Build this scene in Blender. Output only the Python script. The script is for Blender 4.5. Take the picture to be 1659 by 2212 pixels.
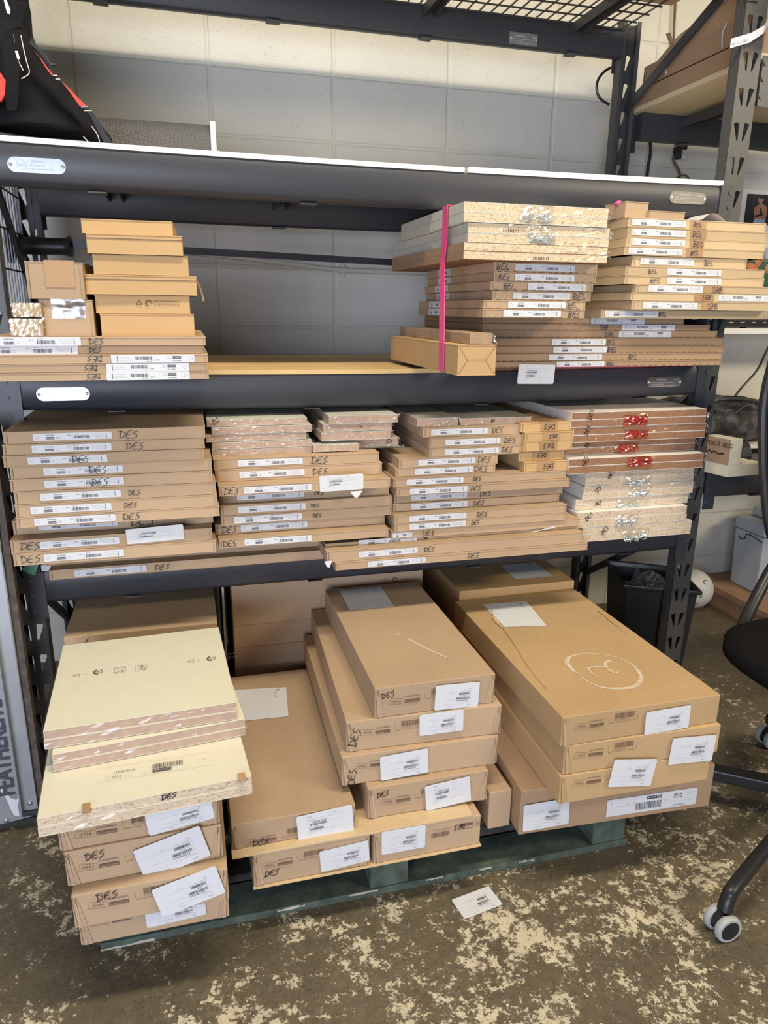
import bpy, bmesh, math, random
from mathutils import Vector, Matrix
R = math.radians
for o in list(bpy.data.objects): bpy.data.objects.remove(o)
scene = bpy.context.scene
COL = scene.collection

# ---------------------------------------------------------------- camera
F_PX, W_PX, H_PX = 1554.545, 1659.0, 2212.0
YAW, PITCH, ROLL = 0.2657, 0.2753, 0.0105
EYE = Vector((0.4381, -1.8322, 1.2709))
FW = Vector((math.sin(YAW)*math.cos(PITCH), math.cos(YAW)*math.cos(PITCH), -math.sin(PITCH)))
_r = Vector((math.cos(YAW), -math.sin(YAW), 0)); _u = _r.cross(FW)
RT = _r*math.cos(ROLL) + _u*math.sin(ROLL)
UP = -_r*math.sin(ROLL) + _u*math.cos(ROLL)
cam = bpy.data.cameras.new('camera'); cam_o = bpy.data.objects.new('camera', cam); COL.objects.link(cam_o)
cam_o.matrix_world = Matrix(((RT.x, UP.x, -FW.x, EYE.x), (RT.y, UP.y, -FW.y, EYE.y), (RT.z, UP.z, -FW.z, EYE.z), (0, 0, 0, 1)))
cam.sensor_fit = 'VERTICAL'; cam.sensor_height = 36.0; cam.lens = 36.0*F_PX/H_PX; cam.clip_start = 0.02
scene.camera = cam_o

# ---------------------------------------------------------------- world, lights, exposure
scene.view_settings.view_transform = 'Standard'; scene.view_settings.look = 'None'
scene.view_settings.gamma = 1.0; scene.view_settings.use_curve_mapping = False
scene.view_settings.exposure = -0.06
wd = bpy.data.worlds.new('world'); scene.world = wd; wd.use_nodes = True
wd.node_tree.nodes['Background'].inputs[0].default_value = (0.80, 0.85, 1.0, 1)
wd.node_tree.nodes['Background'].inputs[1].default_value = 0.10
def area(name, loc, target, sx, sy, power, col):
    l = bpy.data.lights.new(name, 'AREA'); l.shape = 'RECTANGLE'; l.size = sx; l.size_y = sy
    l.energy = power; l.color = col
    o = bpy.data.objects.new(name, l); COL.objects.link(o); o.location = loc
    o.rotation_euler = (Vector(target)-Vector(loc)).to_track_quat('-Z', 'Y').to_euler()
    return o
area('ceiling_and_fill_light', (0.9, -1.12, 3.35), (0.95, -0.45, 0.0), 2.2, 0.22, 88, (1.0, 0.89, 0.70))
area('doorway_daylight', (-1.2, -4.6, 1.10), (0.7, 0.0, 1.05), 2.8, 1.7, 195, (0.74, 0.81, 1.0))
area('ceiling_and_fill_light', (3.7, -2.7, 2.7), (2.8, 0.8, 0.95), 1.4, 0.4, 75, (1.0, 0.86, 0.62))  # added fill lamp brightening the right side, not a real tube

# ---------------------------------------------------------------- pixel -> place (a point where the view ray meets a real plane)
def U(px, py, X=None, Y=None, Z=None):
    d = FW + RT*((px-W_PX/2)/F_PX) - UP*((py-H_PX/2)/F_PX)
    if X is not None: t = (X-EYE.x)/d.x
    elif Y is not None: t = (Y-EYE.y)/d.y
    else: t = (Z-EYE.z)/d.z
    return EYE + d*t
def XP(px, Y, Z):
    n = F_PX*RT - (px-W_PX/2)*FW
    return EYE.x - (n.y*(Y-EYE.y)+n.z*(Z-EYE.z))/n.x

# ---------------------------------------------------------------- materials
MATS = {}
def nt(name):
    m = bpy.data.materials.new(name); m.use_nodes = True
    n = m.node_tree.nodes; l = m.node_tree.links
    return m, n, l, n['Principled BSDF']
def coords(n, l, scale, kind='Object'):
    tc = n.new('ShaderNodeTexCoord'); mp = n.new('ShaderNodeMapping'); mp.inputs['Scale'].default_value = scale
    l.new(tc.outputs[kind], mp.inputs['Vector']); return mp.outputs['Vector']
def noise(n, l, vec, scale, detail=3, rough=.55):
    t = n.new('ShaderNodeTexNoise'); t.inputs['Scale'].default_value = scale; t.inputs['Detail'].default_value = detail
    t.inputs['Roughness'].default_value = rough; l.new(vec, t.inputs['Vector']); return t.outputs['Fac']
def ramp(n, l, fac, stops):
    r = n.new('ShaderNodeValToRGB'); e = r.color_ramp.elements
    while len(e) < len(stops): e.new(.5)
    for i, (p, c) in enumerate(stops): e[i].position = p; e[i].color = tuple(c)+(1,) if len(c) == 3 else c
    l.new(fac, r.inputs['Fac']); return r.outputs['Color']
def mix(n, l, fac, a, b, mode='MIX'):
    x = n.new('ShaderNodeMix'); x.data_type = 'RGBA'; x.blend_type = mode
    for s, v in ((x.inputs['Factor'], fac), (x.inputs['A'], a), (x.inputs['B'], b)):
        if hasattr(v, 'is_linked') or hasattr(v, 'links'): l.new(v, s)
        else: s.default_value = v if isinstance(v, (int, float)) else tuple(v)+(1,)
    return x.outputs['Result']
def bump(n, l, h, bsdf, strength=.2, dist=.002):
    b = n.new('ShaderNodeBump'); b.inputs['Strength'].default_value = strength; b.inputs['Distance'].default_value = dist
    l.new(h, b.inputs['Height']); l.new(b.outputs['Normal'], bsdf.inputs['Normal'])
def plain(name, col, rough=.5, metal=0, spec=.5, var=.0, scale=40):
    m, n, l, b = nt(name)
    b.inputs['Base Color'].default_value = tuple(col)+(1,); b.inputs['Roughness'].default_value = rough
    b.inputs['Metallic'].default_value = metal; b.inputs['Specular IOR Level'].default_value = spec
    v = coords(n, l, (1, 1, 1)); f = noise(n, l, v, scale)
    c = ramp(n, l, f, [(.3, [x*(1-var) for x in col]), (.7, [min(1, x*(1+var)) for x in col])])
    l.new(c, b.inputs['Base Color']); MATS[name] = m; return m
def kraft(name, col, seed=0):
    m, n, l, b = nt(name); b.inputs['Roughness'].default_value = .82; b.inputs['Specular IOR Level'].default_value = .25
    v = coords(n, l, (1, 1, 1)); big = noise(n, l, v, 5, 2)
    oi = n.new('ShaderNodeObjectInfo')
    vf = coords(n, l, (60, 60, 300)); fib = noise(n, l, vf, 3, 3)
    c1 = ramp(n, l, big, [(.3, [x*.93 for x in col]), (.7, [min(1, x*1.07) for x in col])])
    c2 = mix(n, l, .35, c1, ramp(n, l, fib, [(.35, [x*.86 for x in col]), (.65, [min(1, x*1.12) for x in col])]))
    hs = n.new('ShaderNodeHueSaturation'); mr = n.new('ShaderNodeMapRange')
    mr.inputs['To Min'].default_value = .9; mr.inputs['To Max'].default_value = 1.08
    l.new(oi.outputs['Random'], mr.inputs['Value']); l.new(mr.outputs['Result'], hs.inputs['Value']); l.new(c2, hs.inputs['Color'])
    l.new(hs.outputs['Color'], b.inputs['Base Color'])
    bump(n, l, noise(n, l, v, 30, 4), b, .12, .001); MATS[name] = m; return m
KR = kraft('kraft_cardboard', (.465, .330, .208))
KRG = kraft('golden_kraft_cardboard', (.53, .345, .165))
KR2 = kraft('light_brown_kraft_cardboard', (.475, .320, .165))
KRB = kraft('brown_kraft_cardboard', (.37, .245, .150))
KRP = kraft('pale_kraft_cardboard', (.56, .42, .25))
KRD = plain('cardboard_cut_edge', (.20, .12, .065), .9, var=.2)
INK = plain('black_marker_ink', (.02, .017, .02), .5)
BINK = plain('blue_black_marker_ink', (.02, .022, .075), .5)
PRN = plain('brown_print_on_cardboard', (.15, .095, .06), .8, var=.25, scale=300)
PAPER = plain('white_label_paper', (.66, .67, .69), .6, spec=.3, var=.02)
GREY = plain('grey_label_print', (.38, .38, .40), .7, var=.1, scale=300)
LINK = plain('label_print_black', (.06, .06, .075), .6)
STEEL = plain('black_powder_coated_steel', (.040, .043, .051), .42, spec=.5, var=.12, scale=160)
STEELG = plain('worn_grey_black_steel', (.060, .060, .060), .45, spec=.5, var=.15, scale=90)
PLATE = plain('brushed_aluminium_plate', (.44, .46, .50), .28, metal=.85, var=.08, scale=80)
DPLATE = plain('dull_bronze_plate', (.20, .19, .165), .4, metal=.5)
WPLATE = plain('weathered_grey_plate', (.20, .20, .18), .6, var=.3, scale=200)
PLTXT = plain('embossed_plate_lettering', (.30, .31, .33), .45, metal=.6)
ZINC = plain('zinc_screws', (.62, .70, .70), .25, metal=.35, var=.25, scale=200)
CHROME = plain('chrome_wire', (.50, .53, .56), .25, metal=.9)
WHITEM = plain('white_melamine', (.80, .78, .72), .4, var=.02)
CREAM = plain('cream_melamine', (.74, .71, .56), .38, var=.004, scale=3)
PALEG = plain('pale_green_white_melamine', (.60, .60, .52), .45, var=.02)
MDF = plain('brown_hardboard_edge', (.30, .155, .085), .75, var=.18, scale=120)
TANB = plain('tan_board_edge', (.46, .325, .24), .7, var=.10, scale=60)
PLY = plain('yellow_pine_plywood', (.62, .43, .19), .55, var=.08, scale=12)
PINK = plain('hot_pink_strap', (.82, .09, .27), .45, var=.05)
REDP = plain('red_plastic', (.72, .06, .04), .35, var=.1)
BLKP = plain('black_plastic', (.018, .018, .020), .38, spec=.45, var=.1)
RUB = plain('black_rubber', (.025, .025, .026), .6, var=.1)
GRYW = plain('grey_caster_tread', (.40, .41, .41), .55, var=.05)
FABR = plain('black_nylon_fabric', (.007, .007, .009), .8, spec=.18, var=.35, scale=25)
SEATF = plain('black_chair_mesh', (.0055, .0055, .006), .8, spec=.15, var=.3, scale=400)
STITCH = plain('white_stitching', (.60, .58, .52), .8)
ALU = plain('aluminium_ladder_rail', (.38, .40, .42), .42, metal=.55, var=.07, scale=30)
GREENP = plain('green_tape', (.10, .34, .24), .5)
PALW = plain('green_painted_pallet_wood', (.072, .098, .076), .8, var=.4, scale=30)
RAWW = plain('bare_pallet_wood', (.50, .44, .36), .8, var=.2, scale=30)
DARKW = plain('dirty_and_shaded_wood', (.028, .027, .030), .85, var=.3, scale=20)  # also colours the pallet's rear parts dark in place of shade
LUMB = plain('pale_pine_lumber', (.62, .56, .42), .6, var=.08, scale=25)
PLNK = plain('reddish_wood_plank', (.33, .19, .11), .65, var=.15, scale=14)
BINP = plain('grey_plastic_tub', (.43, .47, .53), .5, var=.04, scale=12)
BALL = plain('white_ball_leather', (.62, .62, .60), .5, var=.06)
SKIN = plain('printed_skin_tone', (.42, .20, .12), .5, var=.2, scale=60)
DENIM = plain('printed_pale_denim', (.35, .42, .55), .5, var=.1, scale=60)
PHOTO = plain('dark_photo_print', (.028, .028, .032), .35, var=.3, scale=20)
LEAFP = plain('printed_green_leaves', (.03, .13, .07), .5, var=.4, scale=60)
ORNG = plain('printed_orange_blooms', (.68, .22, .10), .5, var=.3, scale=70)
MATS['wallpaint'] = plain('cream_wall_paint', (.62, .60, .53), .5, var=.03)
CHALK = None
def chalk():
    m, n, l, b = nt('chalk_line'); b.inputs['Base Color'].default_value = (.80, .72, .58, 1); b.inputs['Roughness'].default_value = .95
    v = coords(n, l, (1, 1, 1)); f = noise(n, l, v, 700, 2, .8)
    a = ramp(n, l, f, [(.42, (.15,)*3), (.56, (.95,)*3)]); l.new(a, b.inputs['Alpha']); MATS['chalk'] = m; return m
CHALK = chalk()
def chip(name, base, dark, sc=1):
    m, n, l, b = nt(name); b.inputs['Roughness'].default_value = .85
    v = coords(n, l, (1, 2.0, 2.0)); t = n.new('ShaderNodeTexVoronoi'); t.inputs['Scale'].default_value = 170*sc; l.new(v, t.inputs['Vector'])
    f2 = noise(n, l, coords(n, l, (1, 2.5, 2.5)), 210*sc, 2)
    c = ramp(n, l, f2, [(.33, dark), (.44, base), (.7, [min(1, x*1.18) for x in base])])
    cc = ramp(n, l, t.outputs['Distance'], [(.0, [x*.8 for x in base]), (.5, [min(1, x*1.1) for x in base])])
    l.new(mix(n, l, .35, c, cc), b.inputs['Base Color']); bump(n, l, f2, b, .25, .001); MATS[name] = m; return m
CHIP = chip('chipboard_edge', (.62, .51, .34), (.16, .10, .05), .75)
CHIPG = chip('pale_chipboard_edge', (.62, .50, .36), (.22, .13, .08), .7)
def film(name, tint, fac, scale=(1, 1, 1), rough=.14, strength=.7):
    m, n, l, b = nt(name); out = n['Material Output']; n.remove(b)
    tr = n.new('ShaderNodeBsdfTransparent'); tr.inputs[0].default_value = (1, 1, 1, 1)
    gl = n.new('ShaderNodeBsdfGlossy'); gl.inputs['Roughness'].default_value = rough; gl.inputs[0].default_value = tuple(tint)+(1,)
    v = coords(n, l, scale); f = noise(n, l, v, 15, 2, .5); bp = n.new('ShaderNodeBump'); bp.inputs['Strength'].default_value = strength
    bp.inputs['Distance'].default_value = .013; l.new(f, bp.inputs['Height']); l.new(bp.outputs['Normal'], gl.inputs['Normal'])
    mx = n.new('ShaderNodeMixShader'); mr = n.new('ShaderNodeMapRange'); mr.inputs['From Min'].default_value = .35; mr.inputs['From Max'].default_value = .75
    mr.inputs['To Min'].default_value = fac*.4; mr.inputs['To Max'].default_value = fac*1.7
    l.new(noise(n, l, v, 60, 3), mr.inputs['Value']); l.new(mr.outputs['Result'], mx.inputs[0])
    l.new(tr.outputs[0], mx.inputs[1]); l.new(gl.outputs[0], mx.inputs[2]); l.new(mx.outputs[0], out.inputs['Surface'])
    MATS[name] = m; return m
FILM = film('crinkled_clear_film', (1, 1, 1), .055, (.8, 1, 1.6), .2, .45)
BAGF = film('crinkled_bag_film', (1, 1, 1), .18, (1.0, 1.2, 1.6), .2, .7)
FILMTOP = film('smooth_clear_film', (1, 1, 1), .035, (1, 1, 1), .2, .3)
FROST = film('clouded_film', (.85, .88, .95), .45, (.7, .7, .7), .4, .6)
def blockwall():
    m, n, l, b = nt('painted_block_wall'); b.inputs['Roughness'].default_value = .6
    g = n.new('ShaderNodeNewGeometry'); sp = n.new('ShaderNodeSeparateXYZ'); l.new(g.outputs['Position'], sp.inputs[0])
    def M(op, a, c=None):
        x = n.new('ShaderNodeMath'); x.operation = op
        for i, v in enumerate((a, c)):
            if v is None: continue
            if isinstance(v, (int, float)): x.inputs[i].default_value = v
            else: l.new(v, x.inputs[i])
        return x.outputs[0]
    def joint(c, off, per, w):
        d = M('PINGPONG', M('SUBTRACT', c, off), per/2)      # 0 on the joint
        mr = n.new('ShaderNodeMapRange'); mr.interpolation_type = 'SMOOTHSTEP'; mr.inputs['From Min'].default_value = w*.35; mr.inputs['From Max'].default_value = w
        mr.inputs['To Min'].default_value = 1; mr.inputs['To Max'].default_value = 0; l.new(d, mr.inputs['Value']); return mr.outputs[0]
    wob = M('MULTIPLY', M('SUBTRACT', noise(n, l, g.outputs['Position'], 6), .5), .012)
    jv = joint(M('ADD', sp.outputs['X'], wob), .157, .4064, .009); jh = joint(M('ADD', sp.outputs['Z'], wob), 2.0155, .2032, .008)
    J = M('MAXIMUM', jv, jh)
    pits = noise(n, l, g.outputs['Position'], 190, 2); P = ramp(n, l, pits, [(.27, (0, 0, 0)), (.33, (1, 1, 1))])
    tone = ramp(n, l, noise(n, l, g.outputs['Position'], 2.2, 4), [(.3, (.57, .56, .50)), (.7, (.66, .645, .575))])
    c = mix(n, l, J, tone, (.60, .59, .51)); c = mix(n, l, P, (.45, .43, .37), c)
    l.new(c, b.inputs['Base Color'])
    h = M('SUBTRACT', M('ADD', M('MULTIPLY', noise(n, l, g.outputs['Position'], 120, 4), .3), P), M('MULTIPLY', J, 2.2))
    bump(n, l, h, b, .5, .0025); return m
def floormat():
    m, n, l, b = nt('worn_painted_concrete'); g = n.new('ShaderNodeNewGeometry'); v = g.outputs['Position']
    def M(op, a, c):
        x = n.new('ShaderNodeMath'); x.operation = op
        for i, q in enumerate((a, c)):
            if isinstance(q, (int, float)): x.inputs[i].default_value = q
            else: l.new(q, x.inputs[i])
        return x.outputs[0]
    a = noise(n, l, v, 38, 9, .78); big = noise(n, l, v, 2.6, 3, .5); mid = noise(n, l, v, 11, 5, .65)
    fine = noise(n, l, v, 130, 4, .7)
    s = M('ADD', M('ADD', M('MULTIPLY', a, .42), M('MULTIPLY', fine, .16)), M('ADD', M('MULTIPLY', big, .18), M('MULTIPLY', mid, .26)))
    sp = n.new('ShaderNodeSeparateXYZ'); l.new(v, sp.inputs[0])
    s = M('ADD', s, M('MULTIPLY', M('ADD', sp.outputs['Y'], 1.0), -.035))
    mask = ramp(n, l, s, [(.527, (0, 0, 0)), (.535, (1, 1, 1))])
    base = ramp(n, l, noise(n, l, v, 3.2, 6, .65), [(.25, (.075, .062, .040)), (.5, (.125, .102, .064)), (.75, (.18, .148, .096))])
    base = mix(n, l, .5, base, ramp(n, l, noise(n, l, v, 45, 5, .7), [(.3, (.07, .055, .032)), (.7, (.16, .125, .08))]))
    scuff = ramp(n, l, M('ADD', M('MULTIPLY', noise(n, l, v, 70, 7, .8), .7), M('MULTIPLY', mid, .3)), [(.50, (0, 0, 0)), (.60, (1, 1, 1))]); base = mix(n, l, M('MULTIPLY', scuff, .30), base, (.30, .27, .19))
    paint = ramp(n, l, noise(n, l, v, 9, 4), [(.3, (.48, .43, .31)), (.55, (.62, .54, .38)), (.75, (.57, .53, .42))])
    c = mix(n, l, mask, base, paint)
    spk = ramp(n, l, noise(n, l, v, 160, 2), [(.30, (.55, .55, .55)), (.42, (1, 1, 1))])
    c = mix(n, l, 1.0, c, spk, 'MULTIPLY')
    l.new(c, b.inputs['Base Color']); b.inputs['Roughness'].default_value = .55; b.inputs['Specular IOR Level'].default_value = .35
    bump(n, l, mask, b, .3, .0012); return m
def prismatic():
    m, n, l, b = nt('prismatic_diffuser'); b.inputs['Base Color'].default_value = (.30, .30, .31, 1); b.inputs['Roughness'].default_value = .22
    v = coords(n, l, (1, 1, 1)); w1 = n.new('ShaderNodeTexWave'); w1.inputs['Scale'].default_value = 95; w1.bands_direction = 'DIAGONAL'
    mp = n.new('ShaderNodeMapping'); mp.inputs['Rotation'].default_value = (0, R(90), 0); l.new(v, mp.inputs['Vector'])
    w2 = n.new('ShaderNodeTexWave'); w2.inputs['Scale'].default_value = 95; w2.bands_direction = 'DIAGONAL'
    l.new(v, w1.inputs['Vector']); l.new(mp.outputs['Vector'], w2.inputs['Vector'])
    h = mix(n, l, 1.0, w1.outputs['Color'], w2.outputs['Color'], 'MULTIPLY')
    l.new(mix(n, l, h, (.12, .115, .115), (.29, .28, .28)), b.inputs['Base Color'])
    bump(n, l, h, b, .8, .004); return m
CAMO = None
def camo():
    m, n, l, b = nt('dark_camouflage_fabric'); b.inputs['Roughness'].default_value = .6
    v = coords(n, l, (1, 1, 1)); f = noise(n, l, v, 14, 3, .4)
    l.new(ramp(n, l, f, [(.44, (.012, .012, .014)), (.47, (.035, .036, .03)), (.54, (.02, .02, .022)), (.58, (.085, .083, .10))]), b.inputs['Base Color']); return m
CAMO = camo()

# ---------------------------------------------------------------- mesh tools
_tc = {}
def text_geo(s):
    if s in _tc: return _tc[s]
    c = bpy.data.curves.new('t', 'FONT'); c.body = s; c.size = 1.0; c.resolution_u = 2
    o = bpy.data.objects.new('t', c); COL.objects.link(o)
    bpy.context.view_layer.update()
    me = bpy.data.meshes.new_from_object(o.evaluated_get(bpy.context.evaluated_depsgraph_get()))
    V = [(v.co.x, v.co.y) for v in me.vertices]; Fc = [tuple(p.vertices) for p in me.polygons]
    bpy.data.objects.remove(o); bpy.data.curves.remove(c); bpy.data.meshes.remove(me)
    w = max([v[0] for v in V] or [1]); _tc[s] = (V, Fc, w); return _tc[s]
class MB:
    def __init__(self): self.v = []; self.f = []; self.m = []
    def add(self, vs, fs, mi=0):
        k = len(self.v); self.v += [tuple(x) for x in vs]
        for f in fs: self.f.append(tuple(i+k for i in f)); self.m.append(mi)
    def box(self, x0, x1, y0, y1, z0, z1, mi=0):
        self.add([(x0, y0, z0), (x1, y0, z0), (x1, y1, z0), (x0, y1, z0), (x0, y0, z1), (x1, y0, z1), (x1, y1, z1), (x0, y1, z1)],
                 [(0, 3, 2, 1), (4, 5, 6, 7), (0, 1, 5, 4), (1, 2, 6, 5), (2, 3, 7, 6), (3, 0, 4, 7)], mi)
    def hexa(self, b, t, mi=0):
        self.add(list(b)+list(t), [(0, 3, 2, 1), (4, 5, 6, 7), (0, 1, 5, 4), (1, 2, 6, 5), (2, 3, 7, 6), (3, 0, 4, 7)], mi)
    def prism(self, poly, axis, a, b, mi=0):
        def P(p, t): return {'x': (t, p[0], p[1]), 'y': (p[0], t, p[1]), 'z': (p[0], p[1], t)}[axis]
        n = len(poly); self.add([P(p, a) for p in poly]+[P(p, b) for p in poly],
            [tuple(range(n))[::-1], tuple(range(n, 2*n))]+[(i, (i+1) % n, n+(i+1) % n, n+i) for i in range(n)], mi)
    def rod(self, p, q, r, n=8, mi=0, r2=None):
        p = Vector(p); q = Vector(q); d = (q-p).normalized(); a = d.orthogonal().normalized(); b = d.cross(a); r2 = r if r2 is None else r2
        vs = []
        for c, rr in ((p, r), (q, r2)):
            for i in range(n):
                t = 2*math.pi*i/n; vs.append(c+a*math.cos(t)*rr+b*math.sin(t)*rr)
        self.add(vs, [tuple(range(n))[::-1], tuple(range(n, 2*n))]+[(i, (i+1) % n, n+(i+1) % n, n+i) for i in range(n)], mi)
    def tube(self, pts, r, n=8, mi=0):
        pts = [Vector(p) for p in pts]; k0 = len(self.v); rings = []
        prev = None
        for i, p in enumerate(pts):
            d = (pts[min(i+1, len(pts)-1)]-pts[max(i-1, 0)]).normalized()
            a = (prev - d*prev.dot(d)).normalized() if prev is not None else d.orthogonal().normalized(); prev = a
            b = d.cross(a); rr = r[i] if isinstance(r, (list, tuple)) else r
            rings.append([p+a*math.cos(2*math.pi*j/n)*rr+b*math.sin(2*math.pi*j/n)*rr for j in range(n)])
        vs = [v for ring in rings for v in ring]; fs = []
        for i in range(len(pts)-1):
            for j in range(n): fs.append((i*n+j, i*n+(j+1) % n, (i+1)*n+(j+1) % n, (i+1)*n+j))
        fs.append(tuple(range(n))[::-1]); fs.append(tuple(range((len(pts)-1)*n, len(pts)*n)))
        self.add(vs, fs, mi)
    def lathe(self, prof, c=(0, 0, 0), n=24, mi=0, axis='z'):
        vs = []; c = Vector(c)
        for (r, h) in prof:
            for j in range(n):
                t = 2*math.pi*j/n; x, y = r*math.cos(t), r*math.sin(t)
                vs.append(c+Vector({'z': (x, y, h), 'y': (x, h, y), 'x': (h, x, y)}[axis]))
        fs = [(i*n+j, i*n+(j+1) % n, (i+1)*n+(j+1) % n, (i+1)*n+j) for i in range(len(prof)-1) for j in range(n)]
        fs += [tuple(range(n))[::-1], tuple(range((len(prof)-1)*n, len(prof)*n))]
        self.add(vs, fs, mi)
    # flat printing in a local frame: origin o, right a, up b, normal = out
    def rect(self, fr, x0, x1, y0, y1, h=0, mi=0):
        o, a, b, nn = fr; self.add([o+a*x+b*y+nn*h for x, y in ((x0, y0), (x1, y0), (x1, y1), (x0, y1))], [(0, 1, 2, 3)], mi)
    def text(self, fr, s, x, y, size, h=0, mi=0, width=None):
        V, Fc, w = text_geo(s); sx = size if width is None else width/w; o, a, b, nn = fr
        self.add([o+a*(x+p[0]*sx)+b*(y+p[1]*size)+nn*h for p in V], Fc, mi)
    def ribbon(self, fr, pts, w, h=0, mi=0):
        o, a, b, nn = fr; n = len(pts); vs = []
        for i, p in enumerate(pts):
            q0 = pts[max(i-1, 0)]; q1 = pts[min(i+1, n-1)]; dx, dy = q1[0]-q0[0], q1[1]-q0[1]; L = math.hypot(dx, dy) or 1
            ww = (w[i] if isinstance(w, (list, tuple)) else w)/2; nx, ny = -dy/L*ww, dx/L*ww
            vs += [o+a*(p[0]+nx)+b*(p[1]+ny)+nn*h, o+a*(p[0]-nx)+b*(p[1]-ny)+nn*h]
        self.add(vs, [(2*i, 2*i+1, 2*i+3, 2*i+2) for i in range(n-1)], mi)
    def mesh(self, name, mats, bevel=0, seg=2, smooth=False, ang=40):
        me = bpy.data.meshes.new(name); me.from_pydata([tuple(v) for v in self.v], [], self.f)
        for m in mats: me.materials.append(m)
        for p, mi in zip(me.polygons, self.m): p.material_index = mi
        if bevel:
            bm = bmesh.new(); bm.from_mesh(me); bmesh.ops.remove_doubles(bm, verts=bm.verts, dist=1e-6)
            es = [e for e in bm.edges if len(e.link_faces) == 2 and e.calc_face_angle(0) > R(30)]
            bmesh.ops.bevel(bm, geom=es, offset=bevel, segments=seg, affect='EDGES', profile=.6, clamp_overlap=True); bm.to_mesh(me); bm.free()
        if smooth: 
            for p in me.polygons: p.use_smooth = True
            try: me.set_sharp_from_angle(angle=R(ang))
            except Exception: pass
        me.update(); return me
    def build(self, name, mats, parent=None, **k):
        if not isinstance(mats, (list, tuple)): mats = [mats]
        return link(name, self.mesh(name, mats, **k), parent)
def link(name, me, parent=None, loc=None, rot=None):
    o = bpy.data.objects.new(name, me); COL.objects.link(o)
    if parent: o.parent = parent
    if loc is not None: o.location = loc
    if rot is not None: o.rotation_euler = rot
    return o
def tag(o, label=None, cat=None, group=None, kind=None):
    if label: o['label'] = label
    if cat: o['category'] = cat
    if group: o['group'] = group
    if kind: o['kind'] = kind
    return o
def thing(name, label, cat, loc=(0, 0, 0), rz=0, group=None):
    o = bpy.data.objects.new(name, None); COL.objects.link(o); o.location = loc; o.rotation_euler = (0, 0, rz); o.empty_display_size = .05
    return tag(o, label, cat, group)
FRONT = (Vector((0, 0, 0)), Vector((1, 0, 0)), Vector((0, 0, 1)), Vector((0, -1, 0)))
def frame(o, a=(1, 0, 0), b=(0, 0, 1), n=(0, -1, 0), rot=0):
    o, a, b, n = Vector(o), Vector(a), Vector(b), Vector(n)
    return (o, a*math.cos(rot)+b*math.sin(rot), -a*math.sin(rot)+b*math.cos(rot), n)
def smoothpts(pts, k=4):
    out = []
    for i in range(len(pts)-1):
        p0 = pts[max(i-1, 0)]; p1 = pts[i]; p2 = pts[i+1]; p3 = pts[min(i+2, len(pts)-1)]
        for j in range(k):
            t = j/k; out.append(tuple(.5*((2*p1[d])+(-p0[d]+p2[d])*t+(2*p0[d]-5*p1[d]+4*p2[d]-p3[d])*t*t+(-p0[d]+3*p1[d]-3*p2[d]+p3[d])*t**3) for d in range(len(p1))))
    out.append(tuple(pts[-1])); return out
GL = {'D': ([[(.08, 1), (.1, .0)], [(-.12, .95), (.35, .9), (.68, .55), (.5, .15), (.02, .0)]], .8),
      'E': ([[(.62, 1.0), (.12, .88), (.02, .05), (.58, .08)], [(.06, .5), (.52, .56)]], .72),
      'S': ([[(.62, 1.0), (.2, .85), (.18, .62), (.5, .42), (.42, .1), (.0, -.08)]], .7),
      'B': ([[(.08, 1), (.1, .0)], [(-.08, .98), (.5, .88), (.45, .6), (.1, .5), (.58, .32), (.45, .05), (.02, .0)]], .78),
      'L': ([[(.15, 1), (.08, .05), (.6, .12)]], .7)}
for d, st in {'0': [[(.3, 1), (.0, .5), (.3, 0), (.55, .5), (.3, 1)]], '1': [[(.3, 1), (.3, 0)]], '2': [[(0, .8), (.3, 1), (.5, .7), (0, 0), (.6, .05)]],
              '3': [[(0, .9), (.4, .95), (.2, .55), (.5, .25), (0, 0)]], '5': [[(.5, 1), (.1, 1), (.1, .6), (.5, .4), (.3, 0), (0, .05)]],
              '6': [[(.4, 1), (.05, .4), (.3, 0), (.5, .3), (.1, .35)]], '7': [[(0, 1), (.5, 1), (.2, 0)]], '9': [[(.45, .7), (.1, .6), (.2, 1), (.45, .9), (.4, 0)]],
              'C': [[(.55, .85), (.25, 1), (0, .5), (.25, 0), (.55, .15)]], ' ': []}.items(): GL[d] = (st, .62)
def write(mb, fr, s, h, w=.0016, seed=0, mi=0, lift=.0008):
    rnd = random.Random(seed); o, a, b, nn = fr; x = 0; sl = rnd.uniform(.0, .3); sxx = rnd.uniform(.95, 1.15)
    for ch in s:
        st, adv = GL[ch]; dy = rnd.uniform(-.06, .06); sc = rnd.uniform(.9, 1.05)
        for line in st:
            pts = [((x+(p[0]*sc+p[1]*sl)*sxx+rnd.uniform(-.03, .03))*h, (p[1]*sc+dy+rnd.uniform(-.03, .03))*h) for p in line]
            pts = smoothpts(pts, 3); mb.ribbon(fr, pts, [w*rnd.uniform(.75, 1.2) for _ in pts], lift, mi)
        x += adv*sxx*1.02
    return x*h

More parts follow.
